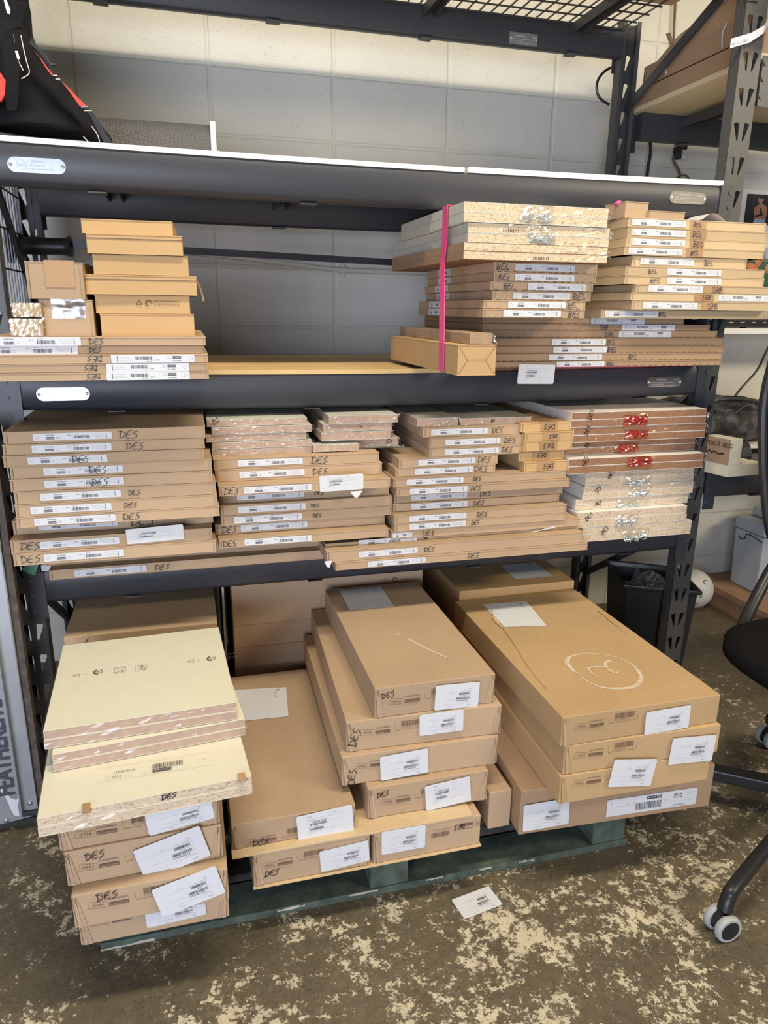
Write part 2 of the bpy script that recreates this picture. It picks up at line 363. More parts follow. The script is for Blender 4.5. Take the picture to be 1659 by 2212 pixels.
# ---------------------------------------------------------------- stickers and printing
def barcode(mb, fr, x0, x1, y0, y1, h, mi, seed=1):
    rnd = random.Random(seed); x = x0
    while x < x1:
        w = rnd.choice((.4, .6, .9, 1.3))*(x1-x0)/42; mb.rect(fr, x, min(x+w, x1), y0, y1, h, mi); x += w+rnd.choice((.5, .7, 1.1))*(x1-x0)/42
_lab = {}
def strip_label_mesh(kind):
    """Long narrow white sticker, 1 unit = its length (0..L), height H."""
    if kind in _lab: return _lab[kind]
    name, num, ctry, H, col = {'hinge': ('MAXIMERA', '302.446.87', 'DH-8', .0175, 0), 'drawer': ('UTRUSTA', '902.656.19', 'DH-8', .0172, 1),
                               'wide': ('FÖRBÄTTRA', '502.057.12', 'DH-5', .0180, 0)}[kind]
    L = .178; mb = MB(); fr = FRONT; e = .0003
    r = .0015; pts = [(r, 0), (L-r, 0), (L, r), (L, H-r), (L-r, H), (r, H), (0, H-r), (0, r)]
    mb.add([(p[0], -.0004, p[1]) for p in pts], [tuple(range(8))], 0)
    z = .0004+e
    n = 20; cx, cz, rr = .0085, H/2, .0042
    mb.add([(cx+rr*k*math.cos(2*math.pi*i/n), -z, cz+rr*k*math.sin(2*math.pi*i/n)) for k in (1, .86) for i in range(n)],
           [(i, (i+1) % n, n+(i+1) % n, n+i) for i in range(n)], 2 if col == 0 else 3)
    mb.text(fr, name, .029, H*.68, H*.22, z, 1, .019)
    mb.rect(fr, .029, .0475, H*.18, H*.5, z, 1); mb.text(fr, num, .0298, H*.24, H*.26, z+e, 0, .0168)
    mb.text(fr, '60x8x60', .051, H*.42, H*.13, z, 2); mb.text(fr, '23x3x23', .051, H*.22, H*.13, z, 2)
    mb.text(fr, ctry, .077, H*.58, H*.25, z, 1, .008); mb.rect(fr, .0885, .0889, H*.2, H*.85, z, 2)
    mb.text(fr, '24961 1240', .092, H*.75, H*.13, z, 1); barcode(mb, fr, .092, .127, H*.2, H*.62, z, 1, 7)
    for i in range(3): mb.text(fr, ['Made in Slovakia', 'Quality control', 'Supplier 21 045'][i], .134+i*.003, H*(.66-.2*i), H*.12, z, 2, .028)
    mb.rect(fr, .1645, .1655, H*.14, H*.86, z, 1)
    me = mb.mesh('label', [PAPER, LINK, GREY, ORNG]); _lab[kind] = (me, L, H); return _lab[kind]
def strip_label(par, kind, xa, xb, zc, ud=False, y=0, name='label'):
    me, L, H = strip_label_mesh(kind); o = link(name, me, par)
    s = (xb-xa)/L; o.scale = (s, 1, min(1.2, max(s, .75)))
    hh = H*o.scale[2]
    if ud: o.rotation_euler = (0, math.pi, 0); o.location = (xb, y, zc+hh/2); 
    else: o.location = (xa, y, zc-hh/2)
    return o
def ship_mesh(w, h, bend=0):
    key = ('ship', round(w, 3), round(h, 3), bend)
    if key in _lab: return _lab[key]
    mb = MB(); r = .004; pts = []
    for cx, cz, a0 in ((w-r, r, -90), (w-r, h-r, 0), (r, h-r, 90), (r, r, 180)):
        for k in range(4): t = R(a0+30*k); pts.append((cx+r*math.cos(t), cz+r*math.sin(t)))
    mb.add([(p[0], -.0006, p[1]) for p in pts]+[(p[0], 0, p[1]) for p in pts], [tuple(range(16))]+[(i, i+16, (i+1) % 16+16, (i+1) % 16) for i in range(16)], 0)
    fr = FRONT; z = .0009; sx = w/.10; sy = h/.068
    def X(v): return v*sx
    def Y(v): return v*sy
    mb.text(fr, 'UPS', X(.018), Y(.059), .006*sy, z, 2); mb.text(fr, 'PRIORITY', X(.062), Y(.060), .003*sy, z, 2)
    for yy in (.054, .043, .024): mb.rect(fr, X(.016), X(.082), Y(yy), Y(yy)+.0003, z, 2)
    mb.text(fr, 'CONSIGNMENT NO', X(.018), Y(.0505), .0022*sy, z, 2); mb.text(fr, '4550845S0', X(.026), Y(.045), .0052*sy, z, 1, X(.026))
    barcode(mb, fr, X(.022), X(.052), Y(.0375), Y(.0435), z, 1, 3)
    mb.text(fr, 'ARTICLE NO', X(.018), Y(.033), .0022*sy, z, 2); mb.text(fr, '337KI', X(.030), Y(.033), .004*sy, z, 1)
    barcode(mb, fr, X(.022), X(.046), Y(.0255), Y(.0315), z, 1, 5)
    mb.text(fr, 'METRO RTM 1 CTN 01/1', X(.018), Y(.020), .0028*sy, z, 2); mb.text(fr, '17:17 04', X(.056), Y(.020), .003*sy, z, 2); mb.text(fr, '05002', X(.018), Y(.015), .003*sy, z, 2)
    _lab[key] = mb.mesh('shipping_label', [PAPER, LINK, GREY]); return _lab[key]
def ship(par, corner, w, h, rot=0, face='front', name='shipping_label', label=None):
    """rot: about the face normal; corner = the sticker's own lower-left corner"""
    o = link(name, ship_mesh(w, h), par)
    if face == 'front': o.matrix_basis = Matrix.Translation(corner) @ Matrix.Rotation(-rot, 4, 'Y')
    if label: o['label'] = label
    return o

# ---------------------------------------------------------------- setting
mb = MB(); mb.box(-4, 6, -6, 1.1, -.1, 0); tag(mb.build('floor', floormat()), kind='structure')
mb = MB(); mb.box(-4, 6, .82, 1.0, 0, 3.6); tag(mb.build('wall_back', blockwall()), kind='structure')

# ---------------------------------------------------------------- rack
XL0, XR1, PW, RD = -.008, 1.960, .066, .62
ZA, ZB, ZC, BH = 1.520, 1.0339, .550, .0846
ZD = 2.080; ZTOP = 2.190
SAG = {ZA: .006, ZB: .010, ZC: 0, ZD: 0}
XB0, XB1 = .058, 1.894
def sag(z, x): t = (x-XB0)/(XB1-XB0); return -SAG[z]*4*t*(1-t)
_slot = [(-.010, .022), (.007, .024), (.010, .018), (.012, -.018), (.009, -.023), (.005, -.018), (-.008, .010), (-.012, .018)]
def post_mesh(H):
    """Perforated steel angle post: front face with two columns of slanted keyhole slots, folded flanges behind."""
    c = bpy.data.curves.new('p', 'CURVE'); c.dimensions = '2D'; c.fill_mode = 'BOTH'; c.extrude = .0012
    def spl(pts):
        s = c.splines.new('POLY'); s.points.add(len(pts)-1); s.use_cyclic_u = True
        for i, p in enumerate(pts): s.points[i].co = (p[0], p[1], 0, 1)
    spl([(0, 0), (PW, 0), (PW, H), (0, H)])
    z = .054
    while z < H-.03:
        spl([(.0175+p[0]*.75, z+p[1]) for p in _slot]); spl([(PW-.0175-p[0]*.75, z+p[1]) for p in _slot]); z += .0843
    o = bpy.data.objects.new('p', c); COL.objects.link(o); bpy.context.view_layer.update()
    me = bpy.data.meshes.new_from_object(o.evaluated_get(bpy.context.evaluated_depsgraph_get())); bpy.data.objects.remove(o)
    bm = bmesh.new(); bm.from_mesh(me); bmesh.ops.transform(bm, matrix=Matrix.Rotation(R(90), 4, 'X'), verts=bm.verts)
    bmesh.ops.translate(bm, vec=(0, .0012, 0), verts=bm.verts)
    for x0 in (0, PW-.0024): bmesh.ops.transform(bm, matrix=Matrix.Translation((x0+.0012, .019, H/2)) @ Matrix.Diagonal((.0024, .038, H, 1)), verts=bmesh.ops.create_cube(bm, size=1)['verts'])
    for x0 in (0, PW-.014): bmesh.ops.transform(bm, matrix=Matrix.Translation((x0+.007, .038, H/2)) @ Matrix.Diagonal((.014, .0024, H, 1)), verts=bmesh.ops.create_cube(bm, size=1)['verts'])
    bm.to_mesh(me); bm.free(); me.materials.clear(); me.materials.append(STEELG); return me
PM = post_mesh(ZTOP)
rack = thing('storage_rack', 'tall black steel shelving rack holding all the boxes against the block wall', 'shelving', (0, 0, 0))
for x, y, rz in ((XL0, 0, 0), (XR1-PW, 0, 0), (XL0+PW, RD, math.pi), (XR1, RD, math.pi)): link('post', PM, rack, (x, y, 0), (0, 0, rz))
def beam(par, z, y, front, x0=XB0, x1=XB1, hgt=BH, sg=None):
    mb = MB(); n = 24; prof = []
    d = .042; rr = .013
    ys = (y, y+d) if front else (y-d, y)
    pr = [(ys[0]+rr*.3, hgt), (ys[0], hgt-rr), (ys[0], rr), (ys[0]+rr, 0), (ys[1]-rr*.5, 0), (ys[1], rr*.5), (ys[1], hgt)] if front else \
         [(ys[0], hgt), (ys[0], rr*.5), (ys[0]+rr*.5, 0), (ys[1]-rr, 0), (ys[1], rr), (ys[1], hgt-rr), (ys[1]-rr*.3, hgt)]
    k = len(pr); vs = []
    for i in range(n+1):
        x = x0+(x1-x0)*i/n; s = sag(z, x) if sg is None else 0
        vs += [(x, p[0], z+p[1]+s) for p in pr]
    fs = [(i*k+j, i*k+(j+1) % k, (i+1)*k+(j+1) % k, (i+1)*k+j) for i in range(n) for j in range(k)]
    mb.add(vs, fs+[tuple(range(k))[::-1], tuple(range(n*k, n*k+k))])
    for xe, s in ((x0, -1), (x1, 1)):      # end connector clipped over the post, with two bolts
        xa, xb = (xe-.030, xe+.008) if s < 0 else (xe-.008, xe+.030)
        yy = (y-.004, y) if front else (y, y+.004)
        mb.box(xa, xb, yy[0], yy[1], z-.035, z+hgt+.002)
        for dz in (-.012, .03, .068): mb.lathe([(.0055, -.003), (.0055, 0)] if front else [(.0055, 0), (.0055, .003)], ((xe+.022*s), yy[0] if front else yy[1], z+dz), 10, 1, 'y')
    return mb.build('beam', [STEEL, STEELG], par, smooth=True, ang=60)
def wire_deck(par, z, x0=XB0, x1=XB1, y0=.03, y1=RD-.03, sg=None):
    mb = MB(); n = 47
    def s(x): return sag(z, x) if sg is None else 0
    for i in range(n+1):
        x = x0+.01+(x1-x0-.02)*i/n; mb.box(x-.0017, x+.0017, y0, y1, z+BH-.0045+s(x), z+BH-.0005+s(x))
    m = 8
    for j in range(m+1):
        y = y0+.02+(y1-y0-.04)*j/m
        for i in range(12):
            xa = x0+(x1-x0)*i/12; xb = x0+(x1-x0)*(i+1)/12
            mb.hexa([(xa, y-.0019, z+BH-.0085+s(xa)), (xb, y-.0019, z+BH-.0085+s(xb)), (xb, y+.0019, z+BH-.0085+s(xb)), (xa, y+.0019, z+BH-.0085+s(xa))],
                    [(xa, y-.0019, z+BH-.0045+s(xa)), (xb, y-.0019, z+BH-.0045+s(xb)), (xb, y+.0019, z+BH-.0045+s(xb)), (xa, y+.0019, z+BH-.0045+s(xa))])
    return mb.build('wire_deck', STEELG, par)
def strut(par, x, z, y0=.03, y1=RD-.03, s=0):
    mb = MB(); zz = z+BH-.010+s
    mb.box(x-.02, x+.02, y0, y1, zz-.003, zz); mb.box(x-.02, x-.0175, y0, y1, zz-.028, zz-.003); mb.box(x+.0175, x+.02, y0, y1, zz-.028, zz-.003)
    for ya, yb in ((y0-.002, y0+.002), (y1-.002, y1+.002)): mb.box(x-.02, x+.02, ya, yb, z+s-.004, zz)
    for ya, yb in ((y0, y0+.016), (y1-.016, y1)): mb.box(x-.02, x+.02, ya-.02 if ya < .3 else ya, yb if ya < .3 else yb+.02, z+s-.005, z+s-.002)
    return mb.build('deck_support', STEELG, par)
def badge(par, px, py, z, kind):
    c = U(px, py, Y=0); L, H = (.116, .0305) if kind != 'sq' else (.098, .034)
    mb = MB(); n = 10; pts = []
    if kind == 'sq':
        pts = [(-L/2, -H/2), (L/2, -H/2), (L/2, H/2), (-L/2, H/2)]
    else:
        for s in (1, -1):
            for i in range(n+1): t = R(-90+180*i/n); pts.append((s*(L/2-H/2+H/2*math.cos(t)), s*H/2*math.sin(t)))
    yy = -.0005
    k = len(pts); mb.add([(p[0], yy-.002, p[1]) for p in pts]+[(p[0], yy, p[1]) for p in pts], [tuple(range(k)), tuple(range(k, 2*k))[::-1]]+[(i, (i+1) % k, k+(i+1) % k, k+i) for i in range(k)])
    fr = frame((0, yy-.0022, 0))
    if kind == 'silver':
        for s in (-1, 1): mb.lathe([(.0036, -.0018), (.0028, -.0024), (.001, -.0012)], (s*(L/2-.006), yy-.001, 0), 12, 1, 'y')
        ring = [(-.031+.0095*math.cos(2*math.pi*i/20), .0095*math.sin(2*math.pi*i/20)) for i in range(21)]; mb.ribbon(fr, ring, .0006, .0003, 1)
        mb.text(fr, 'NSF', -.037, -.003, .008, .0003, 1); mb.text(fr, 'WHALEN', -.010, .006, .006, .0003, 1, .024)
        mb.text(fr, 'STORAGE LLC', -.014, -.002, .005, .0003, 1, .032); mb.text(fr, 'EL CAJON, CALIFORNIA 92020', -.022, -.009, .0042, .0003, 1, .056)
    else:
        for s in (-1, 1): mb.rod((s*(L/2-.006), yy-.002, 0), (s*(L/2-.006), yy-.004, 0), .003, 10, 1)
        mb.text(fr, 'WHALEN', -.028, .005, .0065, .0003, 1, .034); mb.text(fr, '2000 LBS', .028, .005, .0045, .0003, 1, .018)
        mb.text(fr, 'Please see instruction manual', -.043, -.002, .0042, .0003, 1, .07); mb.text(fr, 'for important limits', -.043, -.007, .0040, .0003, 1, .04)
        mb.text(fr, 'Not recommended for unstable use', -.043, -.0125, .0042, .0003, 1, .08)
    o = mb.build('rating_plate', [{'silver': PLATE, 'dark': DPLATE, 'sq': WPLATE}[kind], PLTXT if kind == 'silver' else PAPER], par); o.location = (c.x, 0, c.z); return o
for z in (ZA, ZB, ZC, ZD):
    fb = beam(rack, z, 0, True); rb = beam(rack, z, RD, False); wire_deck(rack, z)
    for x in (.27, .745, 1.215, 1.715): strut(rack, x, z, s=sag(z, x))
    if z == ZA: badge(fb, 80, 358, z, 'silver'); badge(fb, 1485, 428, z, 'dark')
    if z == ZB: badge(fb, 137, 851, z, 'silver'); badge(fb, 1434, 825, z, 'dark')
    if z == ZD:
        b = badge(rb, 1130, 85, z, 'sq'); c = U(1130, 85, Y=RD-.042); b.location = (c.x, RD-.042, c.z)
for x in (XL0+.015, XR1-.03):
    for z0, z1 in ((.25, .62), (.62, 1.05), (1.3, 1.75), (1.93, 2.17)):
        if x > 1 and z0 == 1.3: continue
        mb = MB(); a = Vector((x, RD-.03, z0)); b = Vector((x, .03, z1))
        if z0 != 1.93 and x > 1: a.z, b.z = z0, z1
        mb.hexa([a+Vector((0, 0, -.014)), a+Vector((.012, 0, -.014)), a+Vector((.012, 0, .014)), a+Vector((0, 0, .014))],
                [b+Vector((0, 0, -.014)), b+Vector((.012, 0, -.014)), b+Vector((.012, 0, .014)), b+Vector((0, 0, .014))])
        mb.build('side_brace', STEEL, rack)
    for z in (.12, 1.22, 2.0):
        if z == 2.0 and x > 1: continue
        mb = MB(); mb.box(x, x+.012, .03, RD-.03, z, z+.028); mb.build('side_brace', STEEL, rack)

# unseen cartons added on the very top shelf to shade the wall
for k, (x0, x1) in enumerate(((-.05, .60), (.62, 1.25), (1.27, 1.93))):
    mb = MB(); mb.box(x0, x1, -.02, .38, ZD+BH+.001, ZD+BH+.150); tag(mb.build('wall_shade_box', KR, bevel=.003), ['left', 'middle', 'right'][k]+' unseen wide carton added on the topmost rack level to shade the wall', 'box')
# boards laid on the shelves
def board(name, label, cat, x0, x1, y0, y1, z0, th, mat, top=None, zs=None, group=None):
    mb = MB(); n = 14; vs = []
    for i in range(n+1):
        x = x0+(x1-x0)*i/n; s = sag(zs, x) if zs else 0
        vs += [(x, y0, z0+s), (x, y0, z0+th+s), (x, y1, z0+th+s), (x, y1, z0+s)]
    fs = [(i*4+j, i*4+(j+1) % 4, (i+1)*4+(j+1) % 4, (i+1)*4+j) for i in range(n) for j in range(4)]
    mb.add(vs, fs+[(3, 2, 1, 0), (n*4, n*4+1, n*4+2, n*4+3)])
    mm = mb.mesh(name, [mat] + ([top] if top else []))
    if top:
        for p in mm.polygons:
            if p.normal.z > .9: p.material_index = 1
    return tag(link(name, mm), label, cat, group)
board('white_shelf_board', 'long white melamine board lying on the upper shelf behind the backpack', 'board', -.12, 1.135, .0, .60, ZA+BH+.0005, .011, WHITEM, zs=ZA)
board('white_shelf_board', 'short white melamine board on the right half of the upper shelf', 'board', 1.145, 1.893, .0, .60, ZA+BH+.0005, .013, WHITEM, zs=ZA)
board('plywood_shelf_board', 'yellowish plywood board with a bright cut edge on the middle shelf', 'board', .02, 1.14, .0, .60, ZB+BH+.0005, .011, PLY, zs=ZB)
board('hardboard_shelf_board', 'brown shelf board hidden under the packs marked BEL', 'board', 1.15, 1.89, .02, .60, ZB+BH+.0005, .008, MDF, zs=ZB)

# ---------------------------------------------------------------- cardboard packs
ORD = ['top', 'second from top', 'third from top', 'fourth from top', 'fifth from top', 'sixth from top', 'seventh from top', 'eighth from top', 'ninth from top',
       'tenth from top', 'eleventh from top', 'twelfth from top', 'thirteenth from top']
_seed = [10]
def nxt(): _seed[0] += 1; return _seed[0]
def carton_body(mb, w, d, h, lid=True, perf=False):
    mb.box(0, w, 0, d, 0, h-.0016, 0)
    if lid: mb.box(-.0009, w+.0009, -.0012, d+.0008, h-.0022, h, 0); mb.box(-.0007, w+.0007, -.0009, d, 0, .0016, 0)
def pack(name, label, cat, x0, x1, yf, d, z0, z1, mat=KR, group=None, rz=0, lab=None, wr=None, perf=False, tape=None, slot=None, seam=True, bevel=.0012):
    """flat carton: x0,x1 = front edge span, yf = its front, z0..z1; lab=(kind,xa,xb,upside_down); wr=(text,xa,xb,upside_down,mat)"""
    w = x1-x0; h = z1-z0-.0006; root = thing(name, label, cat, (x0, yf, z0+.0003), rz, group)
    mb = MB(); carton_body(mb, w, d, h)
    mb.build('carton', [mat], root, bevel=bevel, seg=2)
    if seam:                                           # folded end panel edge and dark slit as on a wrap-around carton
        mb = MB(); mb.box(.004, .0052, -.0014, 0, .002, h-.003); mb.rect(frame((0, -.0012, 0)), .0052, .0062, .003, h-.004, .0003, 1); mb.build('end_flap', [mat, KRD], root)
        mb = MB(); mb.box(w-.0052, w-.004, -.0014, 0, .002, h-.003); mb.build('end_flap', mat, root)
    if perf:                                           # row of torn perforations along the lower edge
        mb = MB(); x = .01; rnd = random.Random(nxt())
        while x < w-.02:
            l = rnd.uniform(.006, .013); mb.box(x, x+l, -.0015, .0, -.0003, .0022); x += l+rnd.uniform(.006, .016)
        mb.build('perforated_edge', KRD, root)
    if slot:
        mb = MB(); 
        for a, b, zz in slot: mb.box(a, b, -.0016, 0, zz, zz+.0016)
        mb.build('handle_slit', KRD, root)
    if tape:
        a, b = tape; mb = MB(); mb.box(a, b, -.0016, 0, .0005, h-.001); mb.box(a, b, -.0016, .04, h, h+.0003); mb.build('packing_tape', MATS['tape'], root)
    if lab:
        kind, xa, xb, ud = lab[:4]; strip_label(root, kind, xa-x0, xb-x0, h*(lab[4] if len(lab) > 4 else .5), ud, -.0013)
    if wr:
        s, xa, xb, ud = wr[:4]; m = wr[4] if len(wr) > 4 else INK; ht = min(h*.66, (xb-xa)/2.25) if not (len(wr) > 5) else wr[5]
        mb = MB(); zc = h*.5
        if ud: fr = frame((xb-x0, -.002, zc+ht/2), (-1, 0, 0), (0, 0, -1))
        else: fr = frame((xa-x0, -.002, zc-ht/2))
        write(mb, fr, s, ht, .0015, nxt()); mb.build('marker_writing', m, root)
    return root
MATS['tape'] = kraft('brown_packing_tape', (.42, .26, .13)); MATS['tape'].node_tree.nodes['Principled BSDF'].inputs['Roughness'].default_value = .5
def tops(rows, z_bottom):
    """rows listed top first: each (xl_px, ytop_px, yf, ...). returns list of (z0,z1) with every pack resting on the next"""
    zt = [U(r[0], r[1], Y=min(r[2], rows[i-1][2] if i else 0)).z for i, r in enumerate(rows)]; out = []
    for i in range(len(rows)):
        out.append((zt[i+1] if i+1 < len(rows) else z_bottom, zt[i]))
    return out
def stack(rows, zb, stackname, cat='carton', name='flat_pack_carton', depth=.5, mat=KR, group=None, what='flat kraft carton', perf=False):
    """rows top first: dict(xl,xr,y,yf, lab,wr,...)"""
    zz = tops([(r['xl'], r['y'], r['yf']) for r in rows], zb); made = []
    for i, (r, (z0, z1)) in enumerate(zip(rows, zz)):
        zm = (z0+z1)/2; yf = r['yf']; x0 = XP(r['xl'], yf, zm); x1 = XP(r['xr'], yf, zm) if 'x1' not in r else r['x1']
        if 'x0' in r: x0 = r['x0']
        lab = r.get('lab'); wr = r.get('wr')
        if lab: lab = (lab[0], XP(lab[1], yf, zm), XP(lab[2], yf, zm), lab[3] if len(lab) > 3 else False) + tuple(lab[4:5])
        if wr: wr = (wr[0], XP(wr[1], yf, zm), XP(wr[2], yf, zm), wr[3] if len(wr) > 3 else False) + tuple(wr[4:])
        lb = r.get('label') or f"{what}, {ORD[i] if i < len(rows)-1 else 'bottom'} of {stackname}"
        t = r.get('tape')
        if t: t = (XP(t[0], yf, zm)-x0, XP(t[1], yf, zm)-x0)
        made.append(pack(name, lb, cat, x0, x1, yf, r.get('d', depth), z0, z1, r.get('mat', mat), group, lab=lab, wr=wr, perf=r.get('perf', perf), tape=t, slot=r.get('slot')))
    return made, zz
H, Dw = 'hinge', 'drawer'
G_DES = 'flat cartons marked DES on the lower shelf'
def r(xl, xr, y, yf, lab=None, wr=None, **k): return dict(xl=xl, xr=xr, y=y, yf=yf, lab=lab, wr=wr, **k)
ZCT, ZBT = ZC+BH, ZB+BH+.0115

# far-left tall stack
D1 = [r(9, 443, 933, -0.168, (H, 71, 242), ('DES', 257, 296)), r(6, 442, 960.7, -0.168, (H, 69, 241), ('DES', 272, 311)), r(7, 441, 985, -0.170, (H, 60, 232), ('DES', 156, 190)),
      r(22, 457, 1010.4, -0.165, (H, 94, 266), ('DES', 193, 228)), r(22, 458, 1036, -0.167, (H, 96, 268), ('DES', 196, 234)), r(31, 466, 1063, -0.168, (H, 87, 261), ('DES', 277, 302)),
      r(33, 469, 1091, -0.169, (H, 66, 241), ('DES', 268, 293)), r(36, 474, 1118.5, -0.170, (H, 74, 250), ('DES', 266, 300)), r(28, 460, 1142, -0.107, (H, 84, 255), ('DES', 281, 330)),
      r(23, 458, 1168, -0.148, (H, 86, 258), ('DES', 43, 81)), r(29, 466, 1196.5, -0.150, (H, 95, 268), ('DES', 45, 85)),
      r(95, 693, 1219, -0.030, (H, 181, 333), ('DES', 351, 376)), r(107, 701, 1232, -0.062, (H, 161, 317), ('DES', 333, 361))]
made1, zz1 = stack(D1, ZCT, 'far-left lower-shelf stack', group=G_DES, what='flat kraft carton marked DES')
ZL12 = zz1[10][0]
# middle-left stack of labelled packs (its base rests on the long cartons of the far-left stack)
D2 = [r(461.6, 819, 992, -0.085, (H, 513, 654), ('DES', 671, 703)), r(465, 825, 1015, -0.088, (H, 517, 658), ('DES', 675, 703)), r(473, 843, 1051, -0.135, (H, 527, 673), ('DES', 483, 515)),
      r(474, 840, 1073, -0.090, (H, 512, 657), ('DES', 678, 697)), r(477, 846.5, 1092, -0.105, (H, 515, 660), ('DES', 672, 689)), r(478, 846, 1115, -0.105, (H, 506, 653), ('DES', 675, 693)),
      r(465, 831, 1137, -0.090, (H, 520, 664), ('DES', 479, 511)), r(473, 839, 1166, -0.130, (H, 528, 673), ('DES', 482, 512))]
made2, zz2 = stack(D2, ZL12, 'middle-left lower-shelf stack', group=G_DES, what='flat kraft carton marked DES')
# centre-right stack
D3 = [r(914, 1124, 924, -.075, (H, 931, 1053), ('DES', 1063, 1086)), r(928, 1130, 946, -.085, (H, 962, 1080), ('DES', 1088, 1112)), r(927.6, 1130, 968.7, -.085, (H, 960, 1077), ('DES', 1083, 1104)),
      r(862, 1075, 991, -.085, (H, 903, 1026), ('DES', 1031, 1056)), r(854, 1070, 1012, -.085, (H, 896, 1021), ('DES', 1024, 1049)), r(850, 1222.6, 1034.7, -.105, (H, 878, 1001), ('DES', 1021, 1039)),
      r(857, 1231, 1054.7, -.115, (H, 885, 1009), ('DES', 1016, 1037)), r(851, 1215, 1073, -.085, (H, 888, 1009), ('DES', 1036, 1060)), r(849, 1208, 1088.8, -.09, (H, 887, 1009), ('DES', 1022, 1043)),
      r(852.7, 1223.5, 1113.7, -.125, (H, 884, 1007), ('DES', 1030, 1052)), r(852.7, 1223.5, 1132, -.125, (H, 884, 1006), ('DES', 1017, 1035))]
XLOW = [r(846, 1250, 1149.5, -.120, (H, 848, 890), ('DES', 912, 940)), r(703, 1245.7, 1176, -.115, (H, 775, 900), ('DES', 915, 941)), r(705.6, 1258.7, 1191, -.150, (H, 775, 902), ('DES', 916, 938)),
        r(725, 1269, 1216, -.157, (H, 794, 919), ('DES', 1009, 1038))]
ORD += ['fourteenth from top', 'fifteenth from top']
made3, zz3 = stack(D3+XLOW, ZCT, 'centre-right lower-shelf stack', group=G_DES, what='flat kraft carton marked DES', depth=.5)
zN5 = zz3[4][0]
# small cartons with upside-down writing leaning on that stack's right
K = [r(1125, 1237, 914, -.085, None, ('DES', 1175, 1198, True), tape=(1168, 1204)), r(1134, 1238, 935, -.095, None, ('DES', 1185, 1203, True), tape=(1172, 1210)),
     r(1131, 1236, 954, -.095, None, ('DES', 1172, 1195, True), tape=(1165, 1203)), r(1121, 1217, 976, -.085, None, ('DES', 1160, 1179, True), tape=(1150, 1185)),
     r(1132, 1226, 998.7, -.100, None, ('DES', 1174, 1194, True), tape=(1160, 1198))]
madeK, zzK = stack(K, zN5, 'stack beside red-bagged panels', name='small_carton', mat=KRG, group='small cartons with upside-down DES', what='small golden carton with upside-down DES', depth=.42)

# ---------------------------------------------------------------- film-wrapped panels
def crinkle(x0, x1, y0, y1, z0, z1, seed, amp=.0022, nx=26, nz=6):
    """wrinkled film shell round a board pack: front, top edge strip and sides"""
    mb = MB(); rnd = random.Random(seed)
    ph = [rnd.uniform(0, 6.3) for _ in range(6)]
    def w(u, v): return amp*(math.sin(37*u+ph[0]+9*v)*.5+math.sin(91*u-23*v+ph[1])*.35+math.sin(17*v+151*u+ph[2])*.3)
    vs = []
    for j in range(nz+1):
        for i in range(nx+1):
            u = i/nx; v = j/nz; vs.append((x0+(x1-x0)*u, y0-.0022-abs(w(u, v)), z0+(z1-z0)*v))
    mb.add(vs, [(j*(nx+1)+i, j*(nx+1)+i+1, (j+1)*(nx+1)+i+1, (j+1)*(nx+1)+i) for j in range(nz) for i in range(nx)])
    vs = []
    for j in range(5):
        for i in range(nx+1): u = i/nx; v = j/4; vs.append((x0+(x1-x0)*u, y0+(y1-y0)*v, z1+.0012+abs(w(u, v+2))*.35))
    mb.add(vs, [(j*(nx+1)+i, j*(nx+1)+i+1, (j+1)*(nx+1)+i+1, (j+1)*(nx+1)+i) for j in range(4) for i in range(nx)], 1)
    for xs in (x0-.0016, x1+.0016): mb.add([(xs, y0-.001, z0), (xs, y1, z0), (xs, y1, z1), (xs, y0-.001, z1)], [(0, 1, 2, 3)])
    # gathered tuft at the corner
    for k in range(7):
        a = Vector((x1+.001, y0-.002, z0+(z1-z0)*rnd.uniform(.3, .9))); b = a+Vector((rnd.uniform(.002, .008), -rnd.uniform(.001, .006), rnd.uniform(-.008, .008)))
        mb.add([a, b, a+Vector((0, 0, .006))], [(0, 1, 2)])
    return mb
def hardware_bag(par, x, z, w, h, red, seed, y=0):
    mb = MB(); rnd = random.Random(seed); nx, nz = 14, 8; vs = []
    for j in range(nz+1):
        for i in range(nx+1):
            u = i/nx*2-1; v = j/nz*2-1; b = max(0, (1-u**4)*(1-v**4)); k = .008*b+.003*b*math.sin(9*u+seed)*math.sin(7*v+seed*2)+rnd.uniform(0, .0022)*b
            vs.append((x+u*w/2*(1+.06*math.sin(5*v+seed)), y-.0022-k, z+v*h/2*(1+.08*math.sin(4*u+seed))))
    mb.add(vs, [(j*(nx+1)+i, j*(nx+1)+i+1, (j+1)*(nx+1)+i+1, (j+1)*(nx+1)+i) for j in range(nz) for i in range(nx)])
    bag = mb.build('hardware_bag', MATS['redfilm'] if red else BAGF, par)
    mb = MB()
    for k in range(34):
        u = rnd.uniform(-.8, .8); v = rnd.uniform(-.8, .55 if red else .1); cpt = Vector((x+u*w/2, y-.003-rnd.uniform(0, .003), z+v*h/2-(0 if red else h*.12)))
        a = rnd.uniform(0, 3.14); d = Vector((math.cos(a), rnd.uniform(-.2, .2), math.sin(a)*.7))*rnd.uniform(.004, .009)
        mb.rod(cpt-d, cpt+d, .0012, 5); mb.rod(cpt+d, cpt+d*1.15, .0024, 6)
    s = mb.build('fittings' if red else 'screws', MATS['redcap'] if red else ZINC, bag); s['kind'] = 'stuff'
    return bag
MATS['redcap'] = plain('red_plastic_fittings', (.62, .055, .04), .35, var=.3, scale=120)
def redfilm():
    m = film('red_tinted_bag_film', (1, .55, .5), .42, (1.3, 1.3, 1.3), .15, 1.0)
    for n in m.node_tree.nodes:
        if n.type == 'BSDF_TRANSPARENT': n.inputs[0].default_value = (1, .62, .58, 1)
    return m
MATS['redfilm'] = redfilm()
